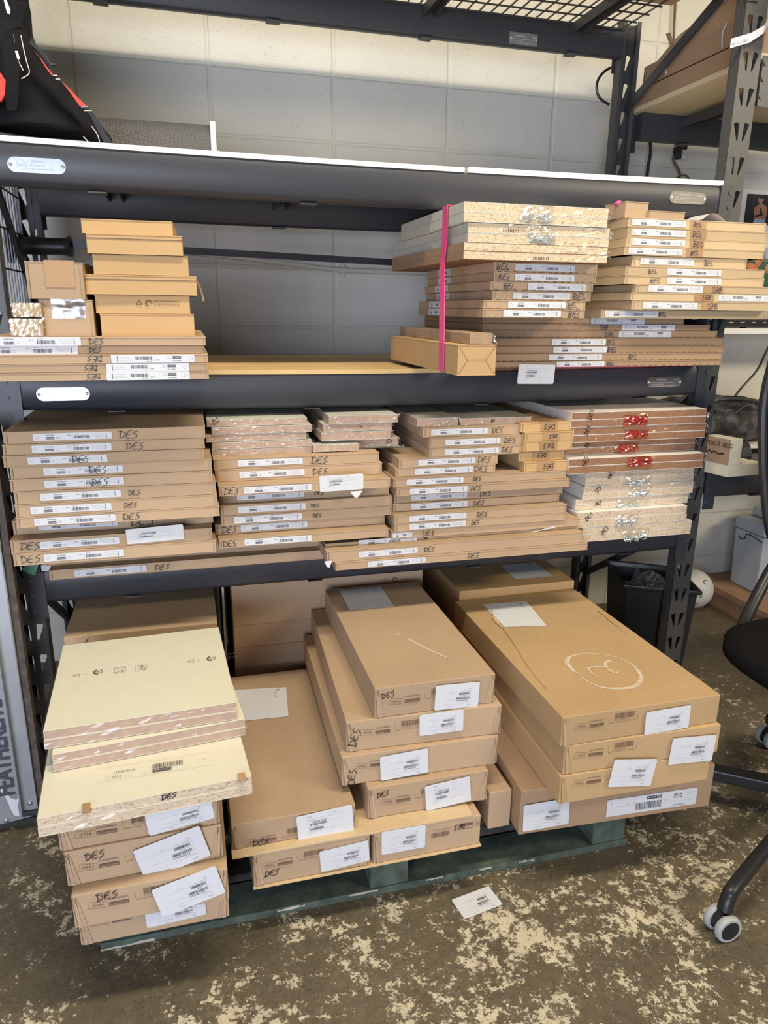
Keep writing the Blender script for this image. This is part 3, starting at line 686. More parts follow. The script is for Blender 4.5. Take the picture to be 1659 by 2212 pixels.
def panels(name, label, x0, x1, yf, d, z0, z1, nb, edge, face, group=None, rz=0, wrap=True, wr=None, bag=None, film_mat=FILM, side=None, prints=None, eps=.0006, cat='panel pack'):
    """nb boards of equal thickness stacked flat and shrink-wrapped together"""
    root = thing(name, label, cat, (x0, yf, z0+.0003), rz, group); w = x1-x0; h = z1-z0-.001; t = h/nb
    for k in range(nb):
        za = k*t; zb = za+t-.0004; mb = MB(); rnd = random.Random(nxt()); jx = rnd.uniform(0, .0012)
        mb.box(jx, w, jx, d, za+.0009, zb-.0009, 0); mb.box(jx-.0002, w, jx-.0003, d, zb-.0009, zb, 1); mb.box(jx-.0002, w, jx-.0003, d, za, za+.0009, 1)
        if side: mb.box(jx-.0006, jx, jx, d, za, zb, 2)
        mb.build('panel', [edge, face]+([side] if side else []), root)
    if wrap: crinkle(-.0005, w, 0, d, 0, h, nxt()).build('plastic_wrap', [film_mat, FILMTOP], root)
    if wr:
        s, xa, ht, ang = wr[:4]; mb = MB(); write(mb, frame((xa, -.0035, h*.5-ht*.4*math.cos(ang)), rot=ang), s, ht, .0018, nxt()); mb.build('marker_writing', INK, root)
    if bag: hardware_bag(root, bag[0], bag[1], bag[2], bag[3], bag[4], nxt())
    return root
def pstack(rows, zb, stackname, what, nb, edge, face, depth, group, **kw):
    zz = tops([(q['xl'], q['y'], q['yf']) for q in rows], zb)
    for i, (q, (z0, z1)) in enumerate(zip(rows, zz)):
        zm = (z0+z1)/2; yf = q['yf']; x0 = XP(q['xl'], yf, zm); x1 = XP(q['xr'], yf, zm); bag = q.get('bag'); wr = q.get('pw')
        if bag: bx0, bx1 = XP(bag[0], yf, zm), XP(bag[1], yf, zm); bag = ((bx0+bx1)/2-x0, (z1-z0)*bag[2], bx1-bx0, bag[3], bag[4])
        if wr: wr = (wr[0], XP(wr[1], yf, zm)-x0, wr[2], wr[3])
        nm = ORD[i] if i < len(rows)-1 else 'bottom'
        k2 = dict(kw)
        if 'wrapoff' in q: k2['wrap'] = False
        panels(q.get('name', 'wrapped_panel_pack'), q.get('label') or f"{what}, {nm} of {stackname}", x0, x1, yf, q.get('d', depth), z0, z1, q.get('nb', nb), q.get('edge', edge), face, group, wr=wr, bag=bag, **k2)
    return zz
zD2 = zz2[0][1]; G_W = 'wrapped white panels on the lower shelf'
W1 = [dict(xl=446, xr=663, y=907, yf=-.040, pw=('DS', 462, .013, .6)), dict(xl=457, xr=673, y=923, yf=-.045), dict(xl=445, xr=662, y=940, yf=-.042), dict(xl=458, xr=673, y=956, yf=-.046), dict(xl=457, xr=673, y=972, yf=-.046)]
zzW = pstack(W1, zD2, 'five on middle-left cartons', 'film-wrapped white panel with tan edge', 1, TANB, PALEG, .30, G_W)
V1 = [dict(xl=710, xr=859, y=898, yf=-.055), dict(xl=698, xr=846.5, y=917, yf=-.050, pw=('S', 780, .006, 1.2)), dict(xl=694, xr=844, y=934, yf=-.050), dict(xl=700, xr=861, y=953, yf=-.020, pw=('ES', 835, .01, .3)), dict(xl=674, xr=868, y=972, yf=-.030)]
zzV = pstack(V1, zD2, 'short stack between tall stacks', 'film-wrapped white panel', 1, TANB, PALEG, .34, G_W)
a, b = XP(676.5, -.062, zzV[3][0]), XP(775.5, -.062, zzV[3][0])
panels('wrapped_panel_pack', 'small film-wrapped white panel in front of the short panel stack', a, b, -.062, .038, zzV[3][0], zzV[3][0]+.019, 1, TANB, PALEG, G_W)
zT = zz3[0][1]
for nm, xa, xb, lb in (('l', 900, 990, 'left film-wrapped white panel on top of the centre-right stack'), ('r', 995, 1147, 'right film-wrapped white panel on top of the centre-right stack')):
    yy = -.055; z1 = U(xa, 903.5, Y=yy).z; panels('wrapped_panel_pack', lb, XP(xa, yy, zT), XP(xb, yy, zT), yy, .30, zT, z1, 1, TANB, PALEG, G_W, wr=(('DS', .085, .007, .1) if nm == 'r' else None))
# right-hand stack: brown hardboard packs with red bags above pale chipboard packs
C5 = [dict(xl=1234.6, xr=1526, y=891, yf=-.090, bag=(1347, 1399, .35, .030, True), pw=('DES', 1275, .012, 1.3)), dict(xl=1239, xr=1524, y=924, yf=-.088, bag=(1350, 1400, .4, .026, True), pw=('DES', 1268, .012, 1.3)),
      dict(xl=1218, xr=1501.6, y=957.6, yf=-.055, bag=(1329, 1379, .35, .026, True), pw=('DES', 1268, .011, 1.3)), dict(xl=1227.7, xr=1519.6, y=991.6, yf=-.098, bag=(1354, 1407, .62, .028, True), pw=('DES', 1265, .012, 1.4))]
C6 = [dict(xl=1266, xr=1499, y=1023, yf=-.072, bag=(1350, 1407, .35, .032, False), pw=('DES', 1318, .011, 1.3)), dict(xl=1261, xr=1497.5, y=1051.7, yf=-.074, bag=(1358, 1407, .45, .028, False), pw=('DS', 1290, .014, 1.1)),
      dict(xl=1244, xr=1486, y=1080.7, yf=-.070, bag=(1332, 1380, .3, .028, False), pw=('DES', 1284, .009, .15)), dict(xl=1245.7, xr=1482.8, y=1108, yf=-.095, bag=(1330, 1378, .4, .034, False), pw=('DES', 1267, .012, .9)),
      dict(xl=1258, xr=1492.8, y=1141, yf=-.094, bag=(1345, 1403, .3, .036, False), pw=('DES', 1300, .012, .8))]
zzc = tops([(q['xl'], q['y'], q['yf']) for q in C5+C6], ZCT)
pstack(C5, zzc[3][0], 'right-hand panel stack', 'two brown-edged panels with a red fittings bag', 2, MDF, WHITEM, .46, 'brown-edged panel packs with red bags', side=WHITEM)
pstack(C6, ZCT, 'chipboard stack at shelf right end', 'chipboard pack with screw bag', 2, CHIPG, WHITEM, .46, 'pale chipboard packs with screw bags', side=WHITEM)

# ---------------------------------------------------------------- middle shelf, left
zb5 = ZBT-.004
B1 = [r(-38, 444, 727.5, -.250, (('wide'), -25, 175), ('DES', 193, 231)), r(-42, 439, 747.7, -.245, ('wide', -32, 169), ('DES', 191, 227)), r(-35, 449, 767, -.262, ('wide', 240, 420, True), ('DES', 192, 221, True)),
      r(-35, 450, 787.6, -.262, ('wide', 230, 409, True), ('DES', 174, 210, True)), r(-35, 451, 807, -.265, ('wide', 230, 410, True), ('DES', 184, 216, True))]
madeB, zzB = stack(B1, zb5, 'five at middle shelf left end', group='long flat cartons under the small boxes', what='long flat carton marked DES', depth=.62, mat=KR)
zt = zzB[0][1]
def ysurf(px, py, z): return U(px, py, Z=z).y
yb = max(-.235, ysurf(330, 718, zt)); 
S1 = [r(175.5, 373, 471.6, -.20), r(187, 394, 503, -.215), r(201, 407, 548, -.21), r(184, 425, 592, -.215), r(206, 410, 636, -.205), r(218, 420, 677.5, -.21)]
rot = [7, 2, 1, -2, 2, -1]
zzS = tops([(q['xl'], q['y'], q['yf']) for q in S1], zt)
for i, (q, (z0, z1)) in enumerate(zip(S1, zzS)):
    zm = (z0+z1)/2; x0 = XP(q['xl'], q['yf'], zm); x1 = XP(q['xr'], q['yf'], zm)
    ps = pack('mailer_box', f"golden mailer box, {(ORD[i] if i < 5 else 'bottom')} of six stacked on left cartons", 'box', x0, x1, q['yf'], .17, z0, z1, KRG, 'golden mailer boxes on the middle shelf', rz=R(-rot[i]*.35), seam=False)
    mb = MB(); mb.box(0, x1-x0, -.0013, 0, z1-z0-.010, z1-z0-.0085); mb.build('lid_crease', KRD, ps) if i in (1, 3) else None
    if i == 4:
        mb = MB(); fr = frame((.078, -.002, .014))
        for k in range(3):
            t0 = R(90+120*k); t1 = R(90+120*(k+1)); mb.ribbon(fr, [(.007+.007*math.cos(t0)*.9, .007+.007*math.sin(t0)*.9), (.007+.007*math.cos(t1)*.9, .007+.007*math.sin(t1)*.9)], .001)
        mb.ribbon(fr, [(.026+.0055*math.cos(R(a)), .007+.0055*math.sin(R(a))) for a in range(0, 300, 25)], .0022)
        mb.text(fr, 'CYAN 20 BEEF PACKAGING 1', .036, .010, .004, 0, 0, .052); mb.text(fr, '15 CAR TON 20x09 6.65 LTR', .036, .003, .004, 0, 0, .052); mb.build('printed_marks', PRN, ps)
# thin strip of tape curling off the fourth mailer
mb = MB(); x1 = XP(425, -.2, 1.24); z = zzS[3][1]
mb.ribbon(frame((x1, -.16, z-.004)), smoothpts([(0, 0), (.008, -.008), (.014, -.025), (.018, -.045)], 4), .0035); tag(mb.build('loose_tape_strip', MATS['tape']), 'thin curled tape strip hanging beside the mailer box stack', 'tape')
def cube_box(name, label, xl, xr, yt, yf, z0, d, mat, rz=0, cat='box', group=None):
    z1 = U(xl, yt, Y=yf).z; zm = (z0+z1)/2; return pack(name, label, cat, XP(xl, yf, zm), XP(xr, yf, zm), yf, d, z0, z1, mat, group, rz=rz), z1
p, z = cube_box('small_box', 'squarish tan box with glossy tape, beside the lowest mailer box', 88, 202, 646, -.22, zt, .14, KR)
mb = MB(); mb.box(.022, .085, -.002, 0, .034, .0805); mb.box(.022, .085, 0, .13, z-zt-.0002, z-zt+.0004); mb.build('packing_tape', BAGF, p)
p, z2 = cube_box('small_box', 'upper squarish tan box with a brown tape patch, above another box', 57, 181, 564, -.225, z, .15, KR, rz=R(-2))
mb = MB(); mb.box(.035, .090, -.0016, 0, .022, .073); mb.build('packing_tape', MATS['tape'], p)
def small_wrapped(xl, xr, yt, z0, lb, d=.10):
    yf = -.235; z1 = U(xl, yt, Y=yf).z; zm = (z0+z1)/2; xa, xb = XP(xl, yf, zm), XP(xr, yf, zm)
    root = thing('wrapped_small_pack', lb, 'packet', (xa, yf, z0+.0003), 0, 'two film-wrapped packets'); h = z1-z0-.003
    mb = MB(); mb.box(0, xb-xa, 0, d, 0, h); mb.build('core', KRP, root, bevel=.003)
    crinkle(0, xb-xa, -.001, d, 0, h, nxt(), .0018, 14, 5).build('plastic_wrap', [BAGF, BAGF], root); return z1
z = small_wrapped(20, 92, 685, zt, 'lower film-wrapped packet at the left edge of the middle shelf')
small_wrapped(25, 89, 651, z, 'upper film-wrapped packet stacked at the left edge of the middle shelf')
# black bar with a grip, lying along the back
yb_ = .535; g0, g1 = U(30, 530, Y=yb_), U(157, 522, Y=yb_)
root = thing('long_black_bar', 'long black bar with a flanged rubber grip at its left end, behind the mailer boxes', 'bar', tuple(g0))
L_ = (g1-g0).length; mb = MB(); mb.lathe([(.018, 0), (.034, .004), (.036, .010), (.027, .018), (.0235, .03), (.0235, L_-.03), (.026, L_-.016), (.032, L_-.006), (.018, L_)], (0, 0, 0), 24, 0, 'x'); mb.build('grip', BLKP, root, smooth=True)
mb = MB(); mb.lathe([(.015, -.02), (.048, -.016), (.050, -.008), (.046, -.002), (.015, 0)], (0, 0, 0), 28, 0, 'x'); mb.build('disc', BLKP, root, smooth=True)
e = U(866, 568, Y=yb_)-g0; mb = MB(); s_ = U(150, 527, Y=yb_)-g0; mb.hexa([tuple(s_+Vector((0, a, b))) for a, b in ((-.01, -.0095), (.01, -.0095), (.01, .0095), (-.01, .0095))], [tuple(e+Vector((0, a, b))) for a, b in ((-.01, -.0095), (.01, -.0095), (.01, .0095), (-.01, .0095))]); mb.build('bar', BLKP, root)
yw = .807; P = [U(*p, Y=yw) for p in ((330, 538), (480, 552), (560, 562), (700, 580), (740, 584), (860, 588), (980, 592))]
root = thing('painted_conduit', 'cream painted conduit pipe running along the block wall above the middle shelf', 'pipe', tuple(P[0])); mb = MB(); mb.tube([tuple(p-P[0]) for p in P], .0085, 10); mb.build('pipe', MATS['wallpaint'], root, smooth=True)
mb = MB(); q = P[4]-P[0]; mb.rod(q-Vector((.014, 0, 0)), q+Vector((.014, 0, 0)), .0115, 12); mb.box(q.x-.003, q.x+.003, -.004, .012, q.z-.022, q.z+.022); mb.build('coupling', MATS['wallpaint'], root)

# wire grid panel at the rack's left end
root = thing('wire_grid_panel', 'chrome wire grid panel standing at the left end of the rack', 'wire panel', (.004, .10, 1.13))
mb = MB()
for i in range(14): mb.rod((0, i*.034, 0), (0, i*.034, .50), .0021, 6)
mb.build('upright_wires', CHROME, root)
mb = MB()
for i in range(5): mb.rod((.004, -.01, .03+i*.1), (.004, .46, .03+i*.1), .0026, 6)
mb.build('cross_wires', BLKP, root)

# ---------------------------------------------------------------- middle shelf, right
zq = ZBT-.002; GB = 'brown packs marked BEL low on the middle shelf'
Q = [r(1043, 1477, 685, -.045, ('drawer', 1276, 1392, True), None, mat=KRB), r(1043, 1533, 699, -.05, ('drawer', 1342, 1457, True), ('BEL', 1284, 1312, True, BINK), mat=KRB), r(1043, 1549, 713.5, -.05, ('drawer', 1336, 1449, True), ('BEL', 1302, 1323, True, BINK), mat=KRB),
     r(1046, 1565, 730.6, -.075, ('drawer', 1192, 1308), ('BEL', 1310, 1333, False, BINK)), r(1046, 1565, 748, -.08, ('drawer', 1194.6, 1310), ('BEL', 1311, 1333, False, BINK)),
     r(1046, 1560.5, 764.7, -.085, ('drawer', 1185, 1300), ('BEL', 1356, 1384, False, BINK)), r(1046, 1559.7, 782, -.095, ('drawer', 1202, 1305), ('BEL', 1311, 1335, False, BINK))]
madeQ, zzQ = stack(Q, zq, 'dark stack right of long narrow box', name='flat_pack_carton', group=GB, what='flat brown carton', depth=.48, mat=KRB, perf=True)
zu = zzQ[0][1]
UU = [r(1067, 1290, 565, -.165, ('drawer', 1113, 1241), ('BEL', 1072, 1098, False, BINK)), r(1067, 1288, 587, -.167, ('drawer', 1112, 1240), ('BEL', 1074, 1102, False, BINK)), r(1060, 1281, 607.6, -.172, ('drawer', 1139.5, 1266), ('BEL', 1086, 1112, False, BINK)),
      r(1063.6, 1276, 627, -.168, ('drawer', 1107, 1231), ('BEL', 1237, 1266, False, BINK)), r(1045, 1264.5, 648, -.18, ('drawer', 1097, 1221), ('BEL', 1224, 1244, False, BINK)), r(1043, 1263, 666.7, -.185, ('drawer', 1086.5, 1211), ('BEL', 1226, 1254, False, BINK))]
madeU, zzU = stack(UU, zu, 'six under strapped chipboard', group='strapped kraft packs marked BEL', what='strapped kraft carton marked BEL', depth=.50, mat=KR, perf=True)
for o, (z0, z1) in zip(madeU, zzU):                    # small sticker on the left side of each
    me, L, Hh = strip_label_mesh('drawer'); s = link('side_label', me, o, (-.0016, .40, (z1-z0)/2-.0075), (0, 0, R(-90))); s.scale = (.62, 1, .95)
GG = [dict(xl=1003, xr=1313, y=434, yf=-.205, bag=(1122, 1195, .55, .036, False), d=.50), dict(xl=1012, xr=1316, y=479, yf=-.200, bag=(1140, 1200, .55, .040, False), d=.62), dict(xl=1002, xr=1312, y=521.5, yf=-.21, d=.60)]
zg = tops([(q['xl'], q['y'], q['yf']) for q in GG], zzU[0][1])
for i, (q, (z0, z1)) in enumerate(zip(GG, zg)):
    zm = (z0+z1)/2; x0, x1 = XP(q['xl'], q['yf'], zm), XP(q['xr'], q['yf'], zm); bag = q.get('bag')
    if bag: bx0, bx1 = XP(bag[0], q['yf'], zm), XP(bag[1], q['yf'], zm); bag = ((bx0+bx1)/2-x0, (z1-z0)*bag[2], bx1-bx0, bag[3], False)
    o = panels('wrapped_panel_pack', ['top chipboard pack with a screw bag, wrapped and strapped in pink', 'middle chipboard pack with a screw bag under the pink strap', 'lowest chipboard pack with a brown side, above the strapped cartons'][i],
               x0, x1, q['yf'], q['d'], z0, z1, 2, CHIP, WHITEM if i < 2 else MDF, 'strapped chipboard packs', bag=bag, side=(PALEG if i < 2 else KRB))
    mb = MB(); barx = .17 if i == 2 else (.082 if i == 1 else .11)
    mb.text(frame((barx, -.004, (z1-z0)*(.08 if i == 2 else .55))), 'IIIIIIIIII', 0, 0, .010, 0, 0, .04); mb.build('printed_code', INK, o) if i else None
# long box and thin wrapped box left of the BEL stack
zp = ZBT; yp = U(989, 812, Z=zp).y; z1 = U(988.6, 745, Y=yp).z; zm = (zp+z1)/2
x0, x1 = XP(988.6, yp, zm), XP(1071, yp, zm)
lb = pack('long_carton', 'long narrow kraft box end-on with an envelope-folded end, under the pink strap', 'box', x0, x1, yp, .55, zp, z1, KRG, seam=False, rz=R(0))
mb = MB(); w, h = x1-x0, z1-zp; fr = frame((0, -.0014, 0))
for pts in ([(.003, .003), (w*.25, h*.5), (.003, h-.004)], [(w-.003, .003), (w*.72, h*.5), (w-.003, h-.004)], [(w*.25, h*.5), (w*.72, h*.5)]): mb.ribbon(fr, pts, .0011)
mb.build('fold_lines', KRD, lb)
yp2 = yp+.015; z2 = U(1015.6, 717, Y=yp2).z; x0b, x1b = XP(1015.6, yp2, (z1+z2)/2), XP(1064.6, yp2, (z1+z2)/2)
root = thing('wrapped_long_pack', 'thin long film-wrapped pack lying on the long narrow box', 'packet', (x0b, yp2, z1+.0003))
mb = MB(); mb.box(0, x1b-x0b, 0, .55, 0, z2-z1-.003); mb.build('core', KR, root, bevel=.001)
crinkle(0, x1b-x0b, -.001, .55, 0, z2-z1-.003, nxt(), .0015, 10, 4).build('plastic_wrap', [BAGF, BAGF], root)
# pink strap round the strapped load
pA = U(962, 448, Y=-.12); pB = U(955, 800, Y=-.14)
def onX(px, py, X): return U(px, py, X=X)
xs = XP(1003, -.205, zg[0][1])-.004
ys = U(962, 449, X=xs).y
x2 = XP(1002, -.21, zg[2][0])-.004
pts = [(xs+.25, ys, zg[0][1]+.003), (xs, ys, zg[0][1]+.003), (xs, U(960, 520, X=xs).y, zg[1][0]), (x2-.002, U(957, 568, X=x2).y, zg[2][0]-.002),
       (x0-.004, U(954, 745, X=x0-.004).y, z1+.0), (x0-.004, U(953, 800, X=x0-.004).y, zp+.004), (x0+.0, U(953, 800, X=x0-.004).y, zp+.002)]
mb = MB(); vs = []; hw = .017
for p in pts: vs += [Vector(p)+Vector((0, -hw, 0)), Vector(p)+Vector((0, hw, 0))]
mb.add(vs, [(2*i, 2*i+1, 2*i+3, 2*i+2) for i in range(len(pts)-1)]); o = mb.build('pink_strap', PINK); so = o.modifiers.new('s', 'SOLIDIFY'); so.thickness = .0012; so.offset = 0
tag(o, 'hot pink flat strap running down the left side of the strapped load', 'strap')
# short visible length of the second pink strap at the right end, and the edge under the lowest brown pack
xq = XP(1549, .1, 1.18); pa, pb = U(1552, 684, Y=.12), U(1546, 728, Y=.12)
mb = MB(); mb.box(pb.x-.014, pb.x+.012, .12, .1215, zzQ[3][1]-.02, pa.z+.06); tag(mb.build('pink_strap', PINK), 'pink strap end showing right of the brown BEL cartons', 'strap')
mb = MB(); mb.box(XP(1205, -.1, zq), XP(1500, -.1, zq), -.096, .2, zq-.0009, zq); tag(mb.build('pink_strap', PINK), 'pink strap edge pinched under the lowest brown BEL carton', 'strap')
pk = U(1337, 437, Y=-.05); mb = MB(); mb.lathe([(.001, 0), (.009, .002), (.011, .006), (.008, .012), (.001, .014)], tuple(pk+Vector((0, 0, -.010))), 12); tag(mb.build('pink_tape_knot', PINK, smooth=True), 'pink tape tip poking up behind the small end-on box', 'tape')

# far right stack of pale BEL cartons
zh = zu
HH = [r(1357.7, 1654, 468.6, -.105, ('drawer', 1365, 1481), ('BEL', 1496, 1515, False, BINK), tape=(1490, 1525)), r(1356, 1656, 489, -.107, ('drawer', 1365, 1481), ('BEL', 1495, 1517, False, BINK), tape=(1492, 1525)),
      r(1353.6, 1655, 511, -.11, ('drawer', 1365, 1479), ('BEL', 1496, 1518, False, BINK), tape=(1490, 1520)), r(1349, 1650, 531, -.115, ('drawer', 1357, 1473), ('BEL', 1490, 1508, False, BINK), tape=(1482, 1518)),
      r(1366, 1613, 551.5, -.11, ('drawer', 1382.6, 1498), ('BEL', 1520, 1542, False, BINK)), r(1351, 1651, 574, -.12, ('drawer', 1441, 1557), ('BEL', 1400, 1418, False, BINK)),
      r(1349.4, 1650, 595, -.12, ('drawer', 1440, 1557), ('BEL', 1403, 1425, False, BINK)), r(1374, 1668, 614, -.13, ('drawer', 1400, 1518), ('BEL', 1525, 1558, True, BINK), tape=(1520, 1562)),
      r(1363, 1668, 631, -.13, ('drawer', 1551, 1660, True), ('BEL', 1504, 1534, True, BINK), tape=(1500, 1542)), r(1364.6, 1668, 649.5, -.13, ('drawer', 1388, 1506), ('BEL', 1522, 1547, True, BINK), tape=(1516, 1550)),
      r(1298, 1655, 668, -.10, ('drawer', 1306, 1421), ('BEL', 1421, 1440, False, BINK))]
madeH, zzH = stack(HH, zh, 'stack at middle shelf right end', group='pale cartons marked BEL at right', what='flat pale carton marked BEL', depth=.5, mat=KRP)
zt2 = zzH[0][1]; yf = -.085
x0, x1 = XP(1349, yf, zt2), XP(1401, yf, zt2); z1 = U(1349, 434, Y=yf).z
p = pack('small_box', 'small end-on box on top of the pale BEL stack', 'box', x0, x1, yf, .30, zt2, z1, KR, rz=R(5), seam=False)
yf = -.09; x0, x1 = XP(1402, yf, zt2), XP(1478, yf, zt2); z1 = U(1402, 454, Y=yf).z
p = pack('small_box', 'thin short carton beside the end-on box atop the pale BEL stack', 'box', x0, x1, yf, .2, zt2, z1, KR, seam=False)
# white sheet
mb = MB(); a = U(1508, 476, Y=-.06); vs = []; n = 12
for i in range(n+1):
    t = i/n
    for j in range(2): vs.append((a.x+t*.085, -.07+j*.12, zt2+.001+.030*math.sin(math.pi*min(1, (1-t)*1.0+.0))*.9*(1-t*.3) if i else zt2+.006))
mb.add(vs, [(2*i, 2*i+1, 2*i+3, 2*i+2) for i in range(n)]); o = mb.build('paper_sheet', PAPER, smooth=True); tag(o, 'curled white paper sheet lying on top of the pale BEL stack', 'paper')
# hanging white labels on shelf fronts
c = U(1116, 829, Y=-.098); o = link('hanging_shipping_label', ship_mesh(.104, .050), None, (c.x, -.1, c.z)); o.rotation_euler = (R(3), R(1), 0)
tag(o, 'white printed shipping label hanging over the middle shelf beam', 'label')

# ---------------------------------------------------------------- shipping labels on lower-shelf cartons
def add_ship(root, corner_px, w, h, rot=0, ud=False, dy=-.0022, label=None, fold=0):
    """corner_px = visible lower-left corner of the sticker on the thing's front face"""
    inv = Matrix.Rotation(-root.rotation_euler.z, 4, 'Z') @ Matrix.Translation(-Vector(root.location))
    f = inv @ U(corner_px[0], corner_px[1], Y=root.location.y+dy)
    # slide onto the (possibly yawed) front plane
    nrm = Matrix.Rotation(root.rotation_euler.z, 3, 'Z') @ Vector((0, -1, 0))
    P0 = Vector(root.location)+nrm*(-dy); d = U(corner_px[0], corner_px[1], Y=root.location.y)-EYE
    t = (P0-EYE).dot(nrm)/d.dot(nrm); f = inv @ (EYE+d*t)
    o = link('shipping_label', ship_mesh(w, h), root)
    M = Matrix.Translation(f) @ Matrix.Rotation(-rot, 4, 'Y')
    if ud: M = M @ Matrix.Translation((w, 0, h)) @ Matrix.Rotation(math.pi, 4, 'Y')
    o.matrix_basis = M; return o
s = add_ship(made1[9], (275, 1176), .128, .036, R(2)); s.location.y -= .0
s = add_ship(made2[2], (691, 1063), .110, .040, R(1))
mb = MB(); q = made2[2]; mb.add([(0, -.003, 0), (.032, -.003, .001), (.020, -.006, -.014), (.012, -.006, -.016)], [(0, 3, 2, 1)]); o = mb.build('peeled_corner', PAPER, q); c = U(756, 1062, Y=-.137); o.location = (c.x-q.location.x, 0, c.z-q.location.z)
mb = MB(); mb.add([(0, -.0025, 0), (.035, -.003, .003), (.085, -.0025, .013), (.085, -.0025, .007), (.02, -.003, -.001)], [(0, 4, 3, 2, 1)]); q = made3[11]; c = U(1137, 1149, Y=-.12); o = mb.build('peeled_label', PAPER, q); o.location = (c.x-q.location.x, 0, c.z-q.location.z)
mb = MB(); mb.add([(0, -.003, 0), (.020, -.003, .001), (.013, -.006, -.016), (.006, -.006, -.014)], [(0, 3, 2, 1)]); q = made3[14]; c = U(700, 1212, Y=-.157); o = mb.build('peeled_label', PAPER, q); o.location = (c.x-q.location.x, 0, c.z-q.location.z)
c = U(90, 1234, Y=-.02); mb = MB(); mb.box(c.x, c.x+.03, -.0215, -.0205, c.z, c.z+.016); tag(mb.build('white_paper_scrap', PAPER), 'white label scrap stuck on the left post below the cartons', 'paper')
c = U(62, 1240, Y=-.012); mb = MB(); mb.add([(0, 0, 0), (-.014, 0, .014), (-.004, 0, .024), (.026, 0, .026), (.018, 0, .004), (.012, -.002, -.003)], [(0, 1, 2, 3, 4, 5)]); o = mb.build('green_tape', GREENP); o.location = (c.x, -.012, c.z)
so = o.modifiers.new('s', 'SOLIDIFY'); so.thickness = .0012; tag(o, 'torn scrap of green tape on the left post', 'tape')

# ---------------------------------------------------------------- pallet
root = thing('wooden_pallet', 'green painted wooden block pallet under the lower cartons', 'pallet', (.196, -.553, 0)); PWD = 1.222
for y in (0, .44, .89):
    mb = MB(); mb.box(0, PWD, y, y+.095, 0, .018); mb.build('bottom_board', PALW if y == 0 else DARKW, root, bevel=.002)  # rear boards coloured dark to stand in for shade under the pallet
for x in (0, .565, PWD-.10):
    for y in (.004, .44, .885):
        mb = MB(); mb.box(x+.004, x+.092, y, y+.09, .018, .092); mb.build('block', PALW if y < .1 else DARKW, root, bevel=.002)  # blocks behind the front row get the same painted-in shade
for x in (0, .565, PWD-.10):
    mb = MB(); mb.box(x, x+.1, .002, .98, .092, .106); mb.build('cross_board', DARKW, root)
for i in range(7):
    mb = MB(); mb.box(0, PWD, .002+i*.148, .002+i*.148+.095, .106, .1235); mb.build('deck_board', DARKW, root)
rnd = random.Random(4)
mb = MB()
for x0, x1, za in ((.0, .105, .0005), (.36, .42, .010), (.52, .585, .012), (.70, .74, .013), (.83, .86, .012), (.93, .97, .01)):
    mb = MB(); n = 8; mb.add([(x0+(x1-x0)*i/n, -.0006, za+(0 if x0 == 0 else rnd.uniform(-.001, .002))) for i in range(n+1)]+[(x0+(x1-x0)*i/n, -.0006, min(.0175, za+rnd.uniform(.003, .008))) for i in range(n+1)][::-1], [tuple(range(2*n+2))]); mb.build('chipped_paint', RAWW, root)

